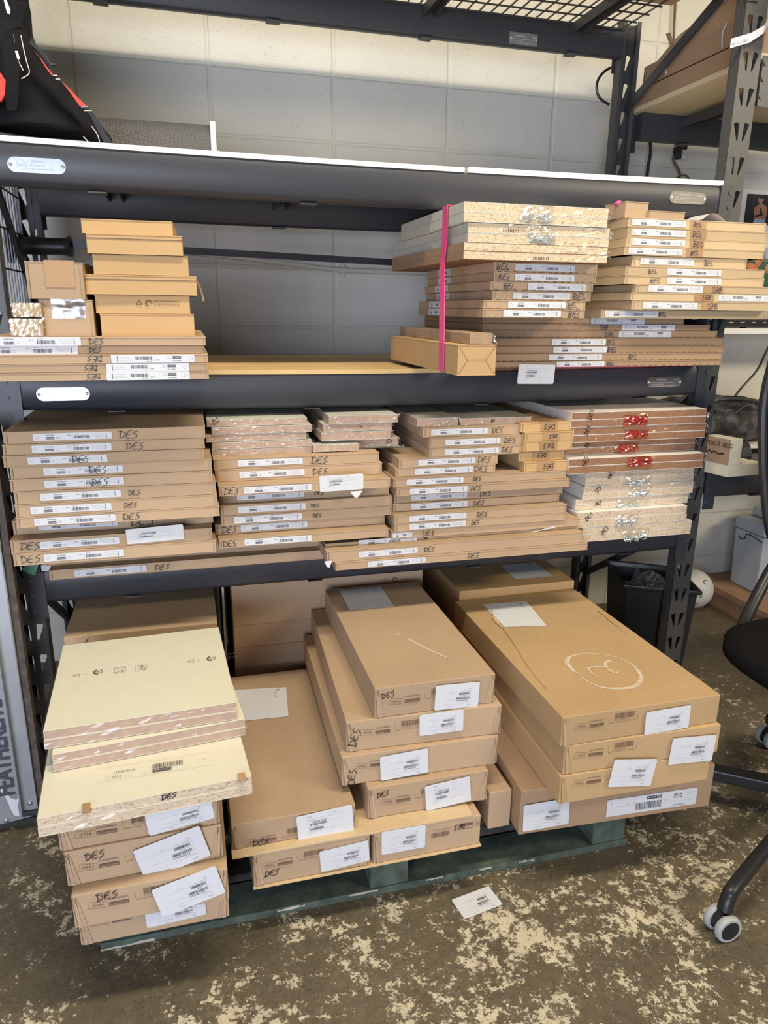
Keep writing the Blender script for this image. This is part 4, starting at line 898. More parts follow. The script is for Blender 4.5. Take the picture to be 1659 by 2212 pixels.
# ---------------------------------------------------------------- large cartons on the pallet
def carton(name, label, x0, x1, yf, d, z0, z1, rz=0, mat=KR, group=None, flaps=(1, 1), prnt=None, wr=None, extra=None, cat='carton', parcel=True):
    """large drawer carton: wrap-around body, lid rim and layered triangular end flaps at the front corners"""
    w, h = x1-x0, z1-z0-.0006; root = thing(name, label, cat, (x0, yf, z0+.0003), rz, group)
    mb = MB(); mb.box(0, w, 0, d, 0, h, 0); mb.build('carton', [mat], root, bevel=.0022, seg=2)
    for s, on in ((0, flaps[0]), (1, flaps[1])):
        if not on: continue
        for k in range(2):
            a = .0035+k*.0045; b = a+.006; mb = MB()
            pts = [(a*.4+k*.004, h-.004), (a+.0025, .002), (b+.004*(k+1), .001), (b-.002, h*.75)]
            if s: pts = [(w-p[0], p[1]) for p in pts][::-1]
            mb.prism(pts, 'y', -.0022+k*.0008, 0, 0); ln = [(pts[0][0], pts[0][1]), (pts[1][0], pts[1][1])]
            mb.ribbon(frame((0, -.0024+k*.0008, 0)), [pts[0], pts[1]] if not s else [pts[3], pts[2]], .0011, .0002, 1)
            mb.build('folded_flap', [mat, KRD], root)
    if prnt:
        x, z, s, ud = prnt; mb = MB(); fr = frame((x, -.0016, z)) if not ud else frame((x+.15*s, -.0016, z+.035*s), (-1, 0, 0), (0, 0, -1))
        q = s
        mb.ribbon(fr, [(0, .002*q), (.030*q, .000*q), (.034*q, .012*q), (.004*q, .016*q), (0, .002*q)], .0005); mb.ribbon(fr, [(.006*q, .008*q), (.028*q, .006*q)], .0007)
        for k in range(4): mb.ribbon(fr, [(.010*q+.005*k*q, .003*q), (.012*q+.005*k*q, .014*q)], .0005)
        mb.text(fr, 'MAXIMERA', .036*q, .014*q, .0052*q, 0, 0, .034*q); mb.rect(fr, .036*q, .070*q, .001*q, .0085*q, 0, 0); mb.text(fr, '902.656.74', .0375*q, .0025*q, .0045*q, .0003, 1, .031*q)
        mb.text(fr, 'DH-8', .082*q, .003*q, .0042*q, 0, 0, .011*q); mb.rect(fr, .081*q, .0815*q, .009*q, .020*q, 0, 0)
        barcode(mb, fr, .096*q, .142*q, .013*q, .026*q, 0, 0, 9); mb.text(fr, 'Made in Hungary 24/21', .096*q, .009*q, .0028*q, 0, 0, .03*q); mb.text(fr, 'Design and Quality', .096*q, .004*q, .0028*q, 0, 0, .05*q)
        mb.rect(fr, .150*q, .1506*q, .003*q, .018*q, 0, 0); mb.build('printed_marking', [PRN, mat], root)
    if wr:
        s, x, z, ht, ang = wr[:5]; mb = MB(); fr = frame((x, -.0028, z), rot=ang)
        if len(wr) > 5 and wr[5]: fr = frame((x, -.0028, z), (-1, 0, 0), (0, 0, -1), rot=ang)
        write(mb, fr, s, ht, .0017, nxt()); mb.build('marker_writing', INK, root)
    if extra: extra(root, w, h, d)
    return root
def lx(root, px, py): 
    nrm = Matrix.Rotation(root.rotation_euler.z, 3, 'Z') @ Vector((0, -1, 0)); d = U(px, py, Y=0)-EYE
    t = (Vector(root.location)-EYE).dot(nrm)/d.dot(nrm); q = Matrix.Rotation(-root.rotation_euler.z, 3, 'Z') @ (EYE+d*t-Vector(root.location)); return q.x, q.z
G_DR = 'large cartons on the pallet'
HB = .0715
# left stack
zL = [.125, .197, .2685, .342, .4135]
Lc = [('bottom carton of the left pallet stack, mostly hidden above the pallet', .183, .4535, -.657, .50, 0), ('third carton down in the left pallet stack, pushed furthest forward', .184, .4545, -.690, .50, 0),
      ('second carton down in the left pallet stack, with a big tilted label', .176, .449, -.666, .50, R(1.2)), ('top carton of the left pallet stack, directly under the cream boards', .170, .447, -.662, .49, R(1.2))]
cl = []
for i, (lb, x0, x1, yf, d, rz) in enumerate(Lc): cl.append(carton('drawer_carton', lb, x0, x1, yf, d, zL[i], zL[i+1], rz, KR, G_DR, (1, 1), prnt=(.018, .018, 1.0, False)))
def lw(root, s, px, py, ht, ang=0, ud=False):
    x, z = lx(root, px, py); mb = MB(); fr = frame((x, -.0030, z), (-1, 0, 0) if ud else (1, 0, 0), (0, 0, -1) if ud else (0, 0, 1), rot=ang); write(mb, fr, s, ht, .0017, nxt()); return mb.build('marker_writing', INK, root)
def lprint(root, px, py, s=1.0, ud=False):
    for c in root.children:
        if c.name.startswith('printed_marking'):
            x, z = lx(root, px, py); c.location = (x-.018, 0, z-.018)
lprint(cl[0], 198, 2002); lprint(cl[1], 190, 1966); lprint(cl[2], 168, 1884); lprint(cl[3], 162, 1813)
lw(cl[2], 'DES', 185, 1858, .0145, R(6)); lw(cl[1], 'DES', 210, 1944, .015, R(3))
add_ship(cl[3], (323, 1806), .118, .045, R(7), True); add_ship(cl[2], (315, 1903), .122, .072, R(14), True, -.0045); add_ship(cl[1], (352, 1981), .118, .066, R(14), True, -.0045); add_ship(cl[0], (318, 2005), .110, .045, R(3), True)

# cream boards on the left stack
def crb(name, lb, fl, fr_, z0, th, nb, edge, d, back=0, ww=None):
    a = Vector(fl); b = Vector(fr_); rz = math.atan2(b.y-a.y, b.x-a.x); w = (b-a).length
    return panels('wrapped_panel_pack', lb, a.x, a.x+w, a.y, d, z0, z0+th, nb, edge, CREAM, None, rz=rz, side=CREAM, film_mat=FILM), w
bp3, w3 = crb('', 'lowest and largest cream panel pack with a speckled chipboard edge, label on top', (.152, -.709, 0), (.507, -.682, 0), .4137, .0375, 2, CHIPG, .47)
bp2, w2 = crb('', 'middle cream panel pack with tan edges between two other cream packs', (.160, -.584, 0), (.507, -.549, 0), .4520, .037, 2, TANB, .375)
bp1, w1 = crb('', 'topmost cream panel pack printed with recycling symbols, tan wrapped edge', (.146, -.565, 0), (.492, -.548, 0), .4895, .038, 2, TANB, .362)
lw(bp3, 'DES', 349, 1727, .010, R(4))
def toplane(root, px, py, z):
    q = U(px, py, Z=z); m = Matrix.Rotation(-root.rotation_euler.z, 4, 'Z') @ Matrix.Translation(-Vector(root.location)); return m @ q
mb = MB(); 
def topframe(o, rot=0): return frame(o, (1, 0, 0), (0, 1, 0), (0, 0, 1), rot)
def syms(mb, o, k):
    fr = topframe(o, R(90 if k != 3 else 90)); s = .0145
    if k == 0:
        P = [(math.cos(R(90+120*i))*s*.6, math.sin(R(90+120*i))*s*.6) for i in range(4)]; mb.ribbon(fr, P, .0011); mb.text(fr, '21', s*.1, -s*1.0, .004); mb.text(fr, 'PAP', -s*.3, -s*1.25, .003)
    if k == 1:
        mb.ribbon(fr, [(s*.6*math.cos(R(t)), s*.6*math.sin(R(t))) for t in range(20, 200, 20)], .0032); mb.ribbon(fr, [(s*.55*math.cos(R(t)), s*.55*math.sin(R(t))) for t in range(200, 360, 20)], .0012)
        mb.ribbon(fr, [(s*.25, s*.2), (-s*.1, 0), (s*.1, -s*.2)], .0018)
    if k == 2:
        for sx in (-1, 1): mb.ribbon(fr, [(sx*s*.2, s*.75), (sx*s*.75, s*.75), (sx*s*.75, -s*.75), (sx*s*.2, -s*.75)], .0013)
        mb.text(fr, '2', -s*.4, s*.1, .007); mb.text(fr, 'PE', -s*.45, -s*.5, .006)
    if k == 3:
        mb.ribbon(fr, [(-s*.9, s*.8), (s*.9, s*.8), (s*.9, -s*.8), (-s*.9, -s*.8), (-s*.9, s*.8)], .0004)
        mb.ribbon(fr, [(-s*.8, -s*.55), (-s*.4, s*.35), (0, -s*.55), (-s*.8, -s*.55)], .0013); mb.rect(fr, -s*.44, -s*.36, -s*.35, s*.05)
        mb.lathe([(.0012, 0), (.0012, .0002)], tuple(fr[0]+fr[1]*(s*.4)+fr[2]*(s*.35)), 8); mb.ribbon(fr, [(s*.4, s*.2), (s*.25, -s*.2), (s*.6, -s*.3)], .0014); mb.ribbon(fr, [(s*.1, 0), (s*.7, -.1*s)], .0012)
for px, py, k in ((167, 1458, 0), (213, 1451, 1), (259, 1447, 2), (305, 1442, 3), (414, 1428, 0), (457, 1422, 1), (500, 1417, 2)):
    o = toplane(bp1, px, py, .5280); o.z = .0390; syms(mb, o, k)
mb.build('printed_symbols', LINK, bp1)
mb = MB(); o = toplane(bp3, 205, 1692, .4513); o.z = .0388; fr = topframe(o, R(-3.5)); W = .205
mb.rect(fr, 0, W, 0, .0005, 0, 1); mb.rect(fr, 0, W, .042, .0425, 0, 1); mb.text(fr, 'UTRUSTA', .030, .020, .007, 0, 0, .038)
mb.text(fr, 'DH-8', .028, .007, .007, 0, 0, .016); mb.text(fr, '20x 60 cm', .048, .007, .003, 0, 1, .014); mb.text(fr, 'white', .080, .007, .003, 0, 1, .009)
barcode(mb, fr, .098, .153, .016, .030, 0, 0, 11); mb.rect(fr, .098, .131, .006, .0135, 0, 0); mb.text(fr, '104.656.31', .0995, .0075, .005, .0004, 2, .029)
mb.text(fr, '24/1', .188, .020, .004, 0, 0)
mb.ribbon(fr, [(.022+.004*math.cos(R(t)), .010+.004*math.sin(R(t))) for t in range(0, 380, 20)], .0004, 0, 1)
mb.build('top_label', [LINK, GREY, CREAM], bp3)
for px, py in ((185, 1750), (522, 1678)):
    mb = MB(); o = toplane(bp3, px, py, .452); mb.box(o.x-.006, o.x+.007, -.0035, .012, .0300, .0400); mb.build('corner_tape', MATS['tape'], bp3)
c = U(95, 1545, Y=-.30); mb = MB(); mb.box(0, .031, 0, .09, 0, .024); o = mb.build('small_white_box', WHITEM, bevel=.002); o.location = (.125, -.36, .4137+.0378+.0015); 
tag(o, 'small white box edge poking out left under the topmost cream panels', 'box')

# middle group
zS = .200
a1 = carton('drawer_carton', 'bottom carton of the middle pallet group, left one, resting near the pallet edge', .507, .752, -.593, .52, .1255, .2005, 0, KR, G_DR, (1, 1), prnt=(.018, .018, .9, False))
a2 = carton('drawer_carton', 'bottom carton of the middle pallet group, right one, its marking upside down', .760, 1.004, -.593, .52, .1255, .2005, 0, KR, G_DR, (1, 0), prnt=(.04, .03, .9, True))
lprint(a1, 566, 1877); lw(a1, 'DES', 571, 1892, .0135, R(1)); add_ship(a1, (694, 1884), .105, .052, R(4), True); add_ship(a2, (824, 1847), .098, .058, 0, True); lw(a2, 'DES', 1003, 1777, .0115, R(3), True)
for c in a2.children:
    if c.name.startswith('printed_marking'): x, z = lx(a2, 925, 1795); c.location = (x-.04, 0, .0)
mb = MB(); mb.box(.505, 1.006, -.601, -.10, .1240, .1252); tag(mb.build('cardboard_sheet', KRP), 'flat cardboard sheet between the pallet and the middle bottom cartons', 'cardboard')
mb = MB(); mb.box(.466, .984, -.594, -.06, .2008, .2060); tag(mb.build('cardboard_sheet', [KRP], bevel=.001), 'flat cardboard sheet under the long middle carton', 'cardboard')
M2 = carton('drawer_carton', 'long flat carton beside the cream boards, big white label on its front edge', .4685, .7255, -.572, .615, .2065, .2655, 0, KR, G_DR, (1, 1), prnt=(.018, .014, .9, False))
lprint(M2, 530, 1823); lw(M2, 'DES', 545, 1827, .0135, R(2)); add_ship(M2, (646, 1822), .118, .066, R(4), False, -.0040)
N1 = carton('drawer_carton', 'lowest of the four cartons in the middle pallet pile', .757, 1.033, -.552, .56, .2065, .2835, R(-.6), KR, G_DR, (1, 1), prnt=(.02, .018, .95, False))
lprint(N1, 820, 1740); lw(N1, 'DES', 813, 1722, .0125, R(5)); add_ship(N1, (921, 1752), .105, .064, R(5), False, -.0045)
N2 = carton('drawer_carton', 'third carton down in the middle pallet pile, sticking out furthest left', .705, 1.061, -.530, .605, .2835, .355, R(-1.2), KR, G_DR, (1, 1), prnt=(.02, .018, .9, False))
lprint(N2, 765, 1662); lw(N2, 'DES', 764, 1694, .016, R(82)); add_ship(N2, (823, 1687), .108, .060, R(3), True, -.004)
N3 = carton('drawer_carton', 'second carton down in the middle pallet pile, label folded at its top', .7185, 1.069, -.515, .605, .355, .4275, R(-2.4), KR, G_DR, (1, 1), prnt=(.02, .018, .95, False))
lprint(N3, 775, 1590); lw(N3, 'DES', 767, 1612, .018, R(72)); add_ship(N3, (906, 1590), .100, .052, R(1), True, -.004)
N4 = carton('drawer_carton', 'top carton of the middle pallet pile with a chalk dash on its lid', .780, 1.055, -.516, .575, .4275, .4995, 0, KR, G_DR, (1, 1), prnt=(.02, .016, 1, False))
lprint(N4, 837, 1522); lw(N4, 'DES', 824, 1509, .013, R(8)); add_ship(N4, (938, 1535), .102, .060, R(-2), True, -.005)
def lid_sheet(root, pts, z, name='lid_label', mark=True):
    q = [toplane(root, p[0], p[1], z) for p in pts]; h = z-root.location.z; mb = MB(); mb.add([(v.x, v.y, h+.0007) for v in q], [(3, 2, 1, 0)], 0)
    a = (q[1]-q[0]).normalized(); b = (q[0]-q[3]).normalized(); fr = (Vector((q[3].x, q[3].y, h)), a, b, Vector((0, 0, 1))); W = (q[1]-q[0]).length; Hh = (q[0]-q[3]).length
    if mark:
        mb.ribbon(fr, [(W*.84+.004*math.cos(R(t)), Hh*.92+.004*math.sin(R(t))) for t in range(0, 300, 25)], .0016, .0011, 1)
        for k in range(5): mb.rect(fr, W*.76, W*.80, Hh*(.7+.04*k), Hh*(.715+.04*k), .0011, 2)
        mb.rect(fr, W*.10, W*.105, Hh*.5, Hh*.62, .0011, 2); mb.text(fr, 'n', W*.12, Hh*.5, .006, .0011, 1)
    return mb.build(name, [PAPER, LINK, GREY], root)
lid_sheet(N4, [(733, 1276), (823, 1267), (851, 1310), (755, 1319)], .4995)
lid_sheet(M2, [(505, 1491), (618, 1485), (623, 1548), (505, 1560)], .2655)
def chalk_line(root, pts, z, ws, name='chalk_mark', raw=False):
    q = [toplane(root, p[0], p[1], z) for p in pts]; h = z-root.location.z; P = smoothpts([(v.x, v.y) for v in q], 6); mb = MB()
    W = [ws[min(len(ws)-1, int(i/len(P)*len(ws)))] for i in range(len(P))]; mb.ribbon(topframe((0, 0, h)), P, W, .0008); return mb
chalk_line(N4, [(880, 1380), (912, 1397), (945, 1412), (978, 1427)], .4995, [.006, .007, .006, .002]).build('chalk_mark', CHALK, N4)
mb = chalk_line(N4, [(856, 1370), (866, 1373)], .4995, [.003, .002]); mb.build('chalk_mark', CHALK, N4)

# right group
R1 = carton('flat_pack_box', 'wide bottom box of the right pallet stack with a long white product label', 1.1, 1.590, -.590, .60, .125, .2415, R(-2.6), KRB, None, (0, 0), cat='box')
mb = MB(); a = lx(R1, 1308, 1763); b = lx(R1, 1502, 1730); wL = b[0]-a[0]; hL = .046; fr = frame((a[0], -.0016, a[1]-.002)); mb.rect(fr, 0, wL, 0, hL)
fu = frame((a[0]+wL, -.0016, a[1]-.002+hL), (-1, 0, 0), (0, 0, -1)); e = .0004
mb.text(fu, 'OTHLISTA', wL*.13, hL*.82, .006, e, 1, wL*.13)
mb.rect(fu, wL*.38, wL*.54, hL*.08, hL*.26, e, 1) if False else None
mb.rect(fu, wL*.40, wL*.565, hL*.10, hL*.29, e, 1); mb.text(fu, '402.658.49', wL*.41, hL*.13, .006, 2*e, 0, wL*.145); barcode(mb, fu, wL*.40, wL*.685, hL*.42, hL*.84, e, 1, 21)
mb.text(fu, '120x60', wL*.32, hL*.45, .0045, e, 2); mb.text(fu, 'Design and Quality', wL*.70, hL*.45, .003, e, 2, wL*.2); mb.text(fu, 'Made in Poland', wL*.70, hL*.36, .003, e, 2, wL*.1); mb.rect(fu, wL*.95, wL*.953, hL*.15, hL*.55, e, 2)
LG = [(wL*.175, hL*.20), (wL*.255, hL*.20), (wL*.255, hL*.42), (wL*.175, hL*.42), (wL*.175, hL*.20)]; mb.rect(fu, wL*.175, wL*.26, hL*.19, hL*.43, e, 1); 
n = 24; o_, a_, b_, n_ = fu; cxl, czl = wL*.2175, hL*.31
mb.add([o_+a_*(cxl+wL*.039*math.cos(2*math.pi*i/n))+b_*(czl+hL*.105*math.sin(2*math.pi*i/n))+n_*2*e for i in range(n)], [tuple(range(n))], 0); mb.text(fu, 'IKEA', wL*.190, hL*.25, .0062, 3*e, 1, wL*.055)
mb.ribbon(fu, [(wL*.03, hL*.22), (wL*.07, hL*.30), (wL*.12, hL*.2), (wL*.08, hL*.14)], .0005, e, 2); mb.ribbon(fu, [(wL*.04, hL*.6), (wL*.08, hL*.68), (wL*.13, hL*.58), (wL*.09, hL*.52)], .0005, e, 2)
mb.build('product_label', [PAPER, LINK, GREY], R1)
add_ship(R1, (1129, 1797), .112, .070, R(2), True, -.004)
mb = MB(); mb.box(-.0006, 0, .04, .10, .02, .105); mb.build('packing_tape', MATS['tape'], R1)
R2 = carton('drawer_carton', 'lowest of the three matching cartons on the wide bottom box, label hanging askew', 1.157, 1.530, -.652, .64, .2418, .3125, R(-1.0), KR2, G_DR, (1, 0), prnt=(.02, .018, 1, False))
R3 = carton('drawer_carton', 'middle of the three matching cartons on the right pallet stack', 1.163, 1.545, -.648, .64, .3125, .383, R(-1.6), KR2, G_DR, (1, 0), prnt=(.02, .018, 1, False))
R4 = carton('drawer_carton', 'top right carton with a chalked circled two on its lid', 1.152, 1.541, -.648, .642, .383, .4530, R(0), KR2, G_DR, (1, 0), prnt=(.02, .018, 1, False))
lprint(R2, 1232, 1700); lprint(R3, 1236, 1640); lprint(R4, 1238, 1578)
add_ship(R4, (1391, 1588), .112, .056, R(1), True, -.0045); add_ship(R3, (1443, 1652), .112, .066, R(-3), True, -.0055); add_ship(R2, (1313, 1700), .108, .068, R(-8), True, -.006)
lid_sheet(R4, [(1042, 1306), (1137, 1299), (1181, 1352), (1090, 1355)], .4530)
C = [(1252, 1462), (1238, 1448), (1225, 1432), (1232, 1419), (1262, 1412), (1300, 1414), (1335, 1422), (1362, 1434), (1380, 1452), (1384, 1470), (1368, 1484), (1335, 1488), (1300, 1485), (1270, 1473), (1248, 1458), (1240, 1452)]
mb = chalk_line(R4, C, .4530, [.005, .011, .012, .006, .003, .003, .003, .005, .009, .010, .010, .009, .006, .004, .003, .003]); mb.build('chalk_circle', CHALK, R4)
mb = chalk_line(R4, [(1319, 1427), (1308, 1431), (1310, 1443), (1325, 1453), (1334, 1454), (1322, 1448), (1300, 1441), (1282, 1441), (1271, 1444), (1276, 1452), (1292, 1463)], .4530, [.009, .009, .006, .004, .005, .003, .004, .005, .006, .004, .002]); mb.build('chalk_number', CHALK, R4)
mb = chalk_line(R4, [(1293, 1321), (1305, 1331), (1318, 1343), (1334, 1354), (1354, 1373)], .4530, [.0022, .0012, .002, .0012, .0006]); mb.build('lid_tear', KRD, R4)
mb = chalk_line(R4, [(1062, 1318), (1070, 1340), (1085, 1357)], .4530, [.003, .010, .006]); q = mb; 
for i, v in enumerate(q.v): q.v[i] = (v[0], v[1], v[2]+.002)
q.build('lid_tear', KRP, R4)
mb = chalk_line(R4, [(1085, 1357), (1110, 1392), (1140, 1440), (1180, 1490)], .4530, [.0016, .001, .0008]); mb.build('lid_tear', KRD, R4)
# narrow box between middle and right groups
q0 = carton('narrow_carton', 'narrow kraft box squeezed between the middle pile and the wide bottom box', 1.040, 1.094, -.555, .5, .125, .222, 0, KR, None, (0, 0))

# cartons standing further back under the shelf
carton('large_box', 'large dark shaded box behind the cream boards, marked DES', .110, .474, -.092, .60, .125, .4965, 0, KR, 'boxes at the back under the shelf', (0, 0), wr=('DES', .020, .300, .030, R(35)), cat='box')
zb = [.125, .190, .2555, .3215, .3915]
for i in range(4):
    carton('stacked_carton', ['bottom', 'third', 'second', 'top'][i]+' of the flat cartons standing at the back behind the middle pile', .522, 1.078, .105, .48, zb[i], zb[i+1], 0, KR, 'back cartons behind the middle pile', (0, 0))
bk = carton('stacked_carton', 'tall flat-fronted carton lying on the back cartons, printed symbols at its right', .522, 1.088, .103, .48, .3915, .535, 0, KR, None, (0, 0))
mb = MB(); fr = frame((.45, -.0015, .100)); mb.ribbon(fr, [(.006*math.cos(R(t)), .006*math.sin(R(t))) for t in range(0, 300, 25)], .0014); mb.ribbon(fr, [(.028+.007*math.cos(R(t)), .002+.005*math.sin(R(t))) for t in range(0, 330, 25)], .003); mb.text(fr, '20 PAP', .044, -.002, .006, 0, 0, .026); mb.build('printed_symbols', PRN, bk)
bx = carton('large_box', 'dark box behind the top right carton with a grey lid label', 1.170, 1.545, .006, .58, .125, .4765, 0, KRG, None, (0, 0), cat='box')
lid_sheet(bx, [(1081, 1221), (1155, 1215), (1195, 1245), (1113, 1252)], .4765)
mb = MB(); fr = frame((-.0015, .10, .25), (0, -1, 0), (0, 0, 1), (-1, 0, 0)); mb.ribbon(fr, [(.008*math.cos(R(t)), .008*math.sin(R(t))) for t in range(0, 330, 25)], .003); mb.text(fr, 'PAP', .02, -.004, .010); mb.ribbon(fr, [(-.04, -.006), (-.03, .010), (-.02, -.006), (-.04, -.006)], .002); mb.build('printed_symbols', PRN, bx)
# grey-white wrapped sheets standing between
mb = MB(); mb.box(.4965, .502, .14, .60, .125, .535); tag(mb.build('upright_white_sheet', WHITEM), 'thin white sheet on edge beside the back cartons, under the shelf', 'sheet')
# loose label on the floor
pts = [U(*p, Z=.0004) for p in ((992, 1980), (1077, 1947), (1055, 1915), (968, 1942))]
o = link('floor_label', ship_mesh(.098, .058)); a = (pts[1]-pts[0]); 
o.matrix_world = Matrix.Translation(pts[2]+Vector((0, 0, .0012))) @ Matrix.Rotation(math.atan2(-a.y, -a.x), 4, 'Z') @ Matrix.Rotation(R(-90), 4, 'X')
tag(o, 'loose white shipping label lying on the worn floor in front of the pallet', 'label')

# ---------------------------------------------------------------- upper shelf: backpack, light fixture
zA = ZA+BH+.0125
root = thing('backpack', 'black backpack with red piping and white stitching, top left on the white shelf board', 'backpack', (-.02, .16, zA))
def loft(rings, n=28, mi=0, mb=None):
    mb = mb or MB(); vs = []
    for (cx, cy, cz, rx, ry, e) in rings:
        for j in range(n):
            t = 2*math.pi*j/n; c, s = math.cos(t), math.sin(t); vs.append((cx+rx*abs(c)**(2/e)*(1 if c > 0 else -1), cy+ry*abs(s)**(2/e)*(1 if s > 0 else -1), cz))
    m = len(rings); mb.add(vs, [(i*n+j, i*n+(j+1) % n, (i+1)*n+(j+1) % n, (i+1)*n+j) for i in range(m-1) for j in range(n)]+[tuple(range(n))[::-1], tuple(range((m-1)*n, m*n))], mi); return mb
SIL = [(243, 309), (240, 302), (229, 285), (213, 262), (190, 231), (150, 196), (118, 163), (97, 135), (79, 102), (69, 75), (66, 30), (58, -15), (46, -60), (30, -95)]
PS = [U(a, b, Y=.16)-Vector((-.02, .16, zA)) for a, b in SIL]
mb = loft([((p.x-.20)/2, .0, max(0, p.z), (p.x+.20)/2, max(.05, .135-.16*p.z), 3.4) for p in PS])
body = mb.build('bag_body', FABR, root, smooth=True, ang=70)
dm = body.modifiers.new('sub', 'SUBSURF'); dm.levels = 2; dm.render_levels = 2
tx = bpy.data.textures.new('folds', 'CLOUDS'); tx.noise_scale = .09; dd = body.modifiers.new('folds', 'DISPLACE'); dd.texture = tx; dd.strength = .022; dd.mid_level = .5
def seamline(name, pts, w, mat, yl=.02):
    P = [U(px, py, Y=yl)-Vector(root.location) for px, py in pts]; mb = MB(); mb.tube(smoothpts([tuple(p) for p in P], 4), w, 6); return mb.build(name, mat, root, smooth=True)
def patch(name, pts, mat, yl=.02, th=.004):
    P = [U(px, py, Y=yl)-Vector(root.location) for px, py in pts]; mb = MB(); n = len(P)
    mb.add([tuple(p) for p in P]+[(p.x, p.y+th, p.z) for p in P], [tuple(range(n)), tuple(range(n, 2*n))[::-1]]+[(i, n+i, n+(i+1) % n, (i+1) % n) for i in range(n)]); return mb.build(name, mat, root)
patch('red_piping', [(72, 108), (90, 128), (104, 148), (115, 161), (111, 162), (98, 145), (86, 125)], REDP, .006)
patch('red_piping', [(132, 173), (160, 202), (187, 229), (172, 229), (150, 198)], REDP, .006)
patch('side_panel', [(68, 80), (80, 100), (104, 135), (118, 160), (150, 195), (190, 230), (215, 265), (243, 310), (225, 309), (196, 252), (160, 210), (126, 172), (98, 143), (80, 112), (64, 92)], BLKP, .012, .02)
for pts in ([(114, 163), (124, 163)], [(120, 171), (130, 171)], [(175, 231), (190, 230)], [(181, 239), (198, 239)], [(198, 273), (210, 290), (215, 306)], [(180, 295), (192, 308)], [(45, 76), (52, 110), (58, 135), (63, 158), (46, 170)], [(29, 74), (33, 110), (40, 132), (50, 152)], [(12, 60), (12, 105)]):
    seamline('stitching', pts, .0011, STITCH, .008)
patch('shoulder_strap', [(28, 0), (60, 5), (52, 30), (46, 60), (28, 62), (30, 30)], FABR, .006, .006)
patch('shoulder_strap', [(6, 58), (26, 60), (34, 110), (42, 150), (40, 200), (36, 240), (14, 236), (8, 150)], FABR, .004, .008)
patch('reflective_pull', [(8, 0), (14, 0), (22, 20), (21, 31), (15, 28)], PAPER, .003, .003); patch('white_tag', [(32, 110), (38, 110), (43, 128), (38, 129)], PAPER, .003, .003)
patch('red_pocket', [(-30, 150), (2, 158), (12, 175), (10, 205), (2, 218), (-30, 225)], REDP, .0, .01)
seamline('drawcord', [(66, 92), (88, 112), (104, 134), (106, 140)], .004, BLKP, .01); seamline('drawcord', [(104, 134), (112, 138), (124, 138)], .0035, BLKP, .01)
seamline('hem', [(-20, 286), (30, 294), (90, 302), (180, 307)], .004, BLKP, .008)

a = U(458, 330, Z=zA); yl = .31
root = thing('light_fixture', 'fluorescent light fixture with prismatic diffuser lying behind the backpack', 'light fixture', (0, yl, zA)); 
xe = XP(456, yl, zA+.06); hh = U(458, 265, Y=yl).z-zA
mb = MB(); n = 8; pr = [(0, 0), (.0, hh*.72), (.012, hh*.93), (.03, hh), (.09, hh), (.108, hh*.93), (.12, hh*.72), (.12, 0)]
mb.prism(pr, 'x', xe-.75, xe); o = mb.build('diffuser', prismatic(), root)
mb = MB(); mb.prism([(-.004, 0), (-.004, hh+.003), (.126, hh+.003), (.126, 0)], 'x', xe, xe+.014); mb.build('end_cap', WHITEM, root, bevel=.002)
mb = MB(); e = Vector((xe+.014, .05, hh*.5)); mb.rod(e, e+Vector((.008, 0, 0)), .007, 10)
mb.tube(smoothpts([tuple(e), tuple(e+Vector((.03, .03, -.005))), tuple(e+Vector((.075, .06, -.028))), tuple(e+Vector((.095, .10, -.06))), (xe+.11, .16, .004)], 6), .0035, 8); mb.build('power_cord', PLTXT, root, smooth=True)

# ---------------------------------------------------------------- neighbouring rack and what stands on it
ZU, ZLO = 1.840, .7125
rk = thing('storage_rack', 'second black steel rack joined at the right post, carrying cartons high up', 'shelving', (1.965, 0, 0))
def nb(o): o.location = (o.location.x-1.965, o.location.y, 0); return o
for z in (ZU, ZLO):
    nb(beam(rk, z, 0, True, 1.995, 3.76, sg=0)); nb(beam(rk, z, RD, False, 1.995, 3.76, sg=0))
    for x in (2.17, 2.62, 3.1): nb(strut(rk, x, z))
for x, y, rz in ((1.80, 0, 0), (1.80+PW, RD, math.pi)): link('post', PM, rk, (x, y, 0), (0, 0, rz))
def simple_board(name, lb, cat, x0, x1, y0, y1, z0, z1, mat, bevel=.001):
    mb = MB(); mb.box(x0, x1, y0, y1, z0, z1); return tag(mb.build(name, mat, bevel=bevel), lb, cat)
zd = ZU+BH
simple_board('chipboard_sheet', 'chipboard sheet lying on the high right-hand rack under a carton', 'board', 1.975, 2.9, .02, .61, zd+.0005, zd+.0165, CHIP)
zA2 = zd+.017; zt_ = U(1354, 195, Y=.6).z
carton('long_carton', 'long brown carton side-on, high on the right-hand rack on a chipboard sheet', 1.978, 2.60, .03, .58, zA2, zt_, 0, KRB, None, (0, 0))
root = thing('open_carton', 'torn open brown carton with white straps, topmost on the right-hand rack', 'carton', (1.985, .05, zt_+.001))
h1 = U(1371, 144, Y=.58).z-zt_
mb = MB(); W_, D_, T_ = .55, .53, .004
mb.box(0, T_, 0, D_, 0, h1); mb.box(W_-T_, W_, 0, D_, 0, h1); mb.box(0, W_, 0, T_, 0, h1); mb.box(0, W_, D_-T_, D_, 0, h1); mb.box(0, W_, 0, D_, 0, T_); mb.build('carton', KRB, root)
mb = MB(); mb.hexa([(0, 0, h1), (.004, 0, h1), (.004, .46, h1), (0, .46, h1)], [(-.035, .02, h1+.06), (-.031, .02, h1+.06), (.03, .40, h1+.055), (.026, .40, h1+.055)]); mb.build('flap', KRB, root)
mb = MB(); mb.hexa([(0, .38, h1), (.03, .38, h1), (.03, .39, h1), (0, .39, h1)], [(.01, .42, h1+.07), (.014, .45, h1+.075), (.018, .45, h1+.07), (.013, .42, h1+.065)]); mb.build('torn_strip', KRB, root)
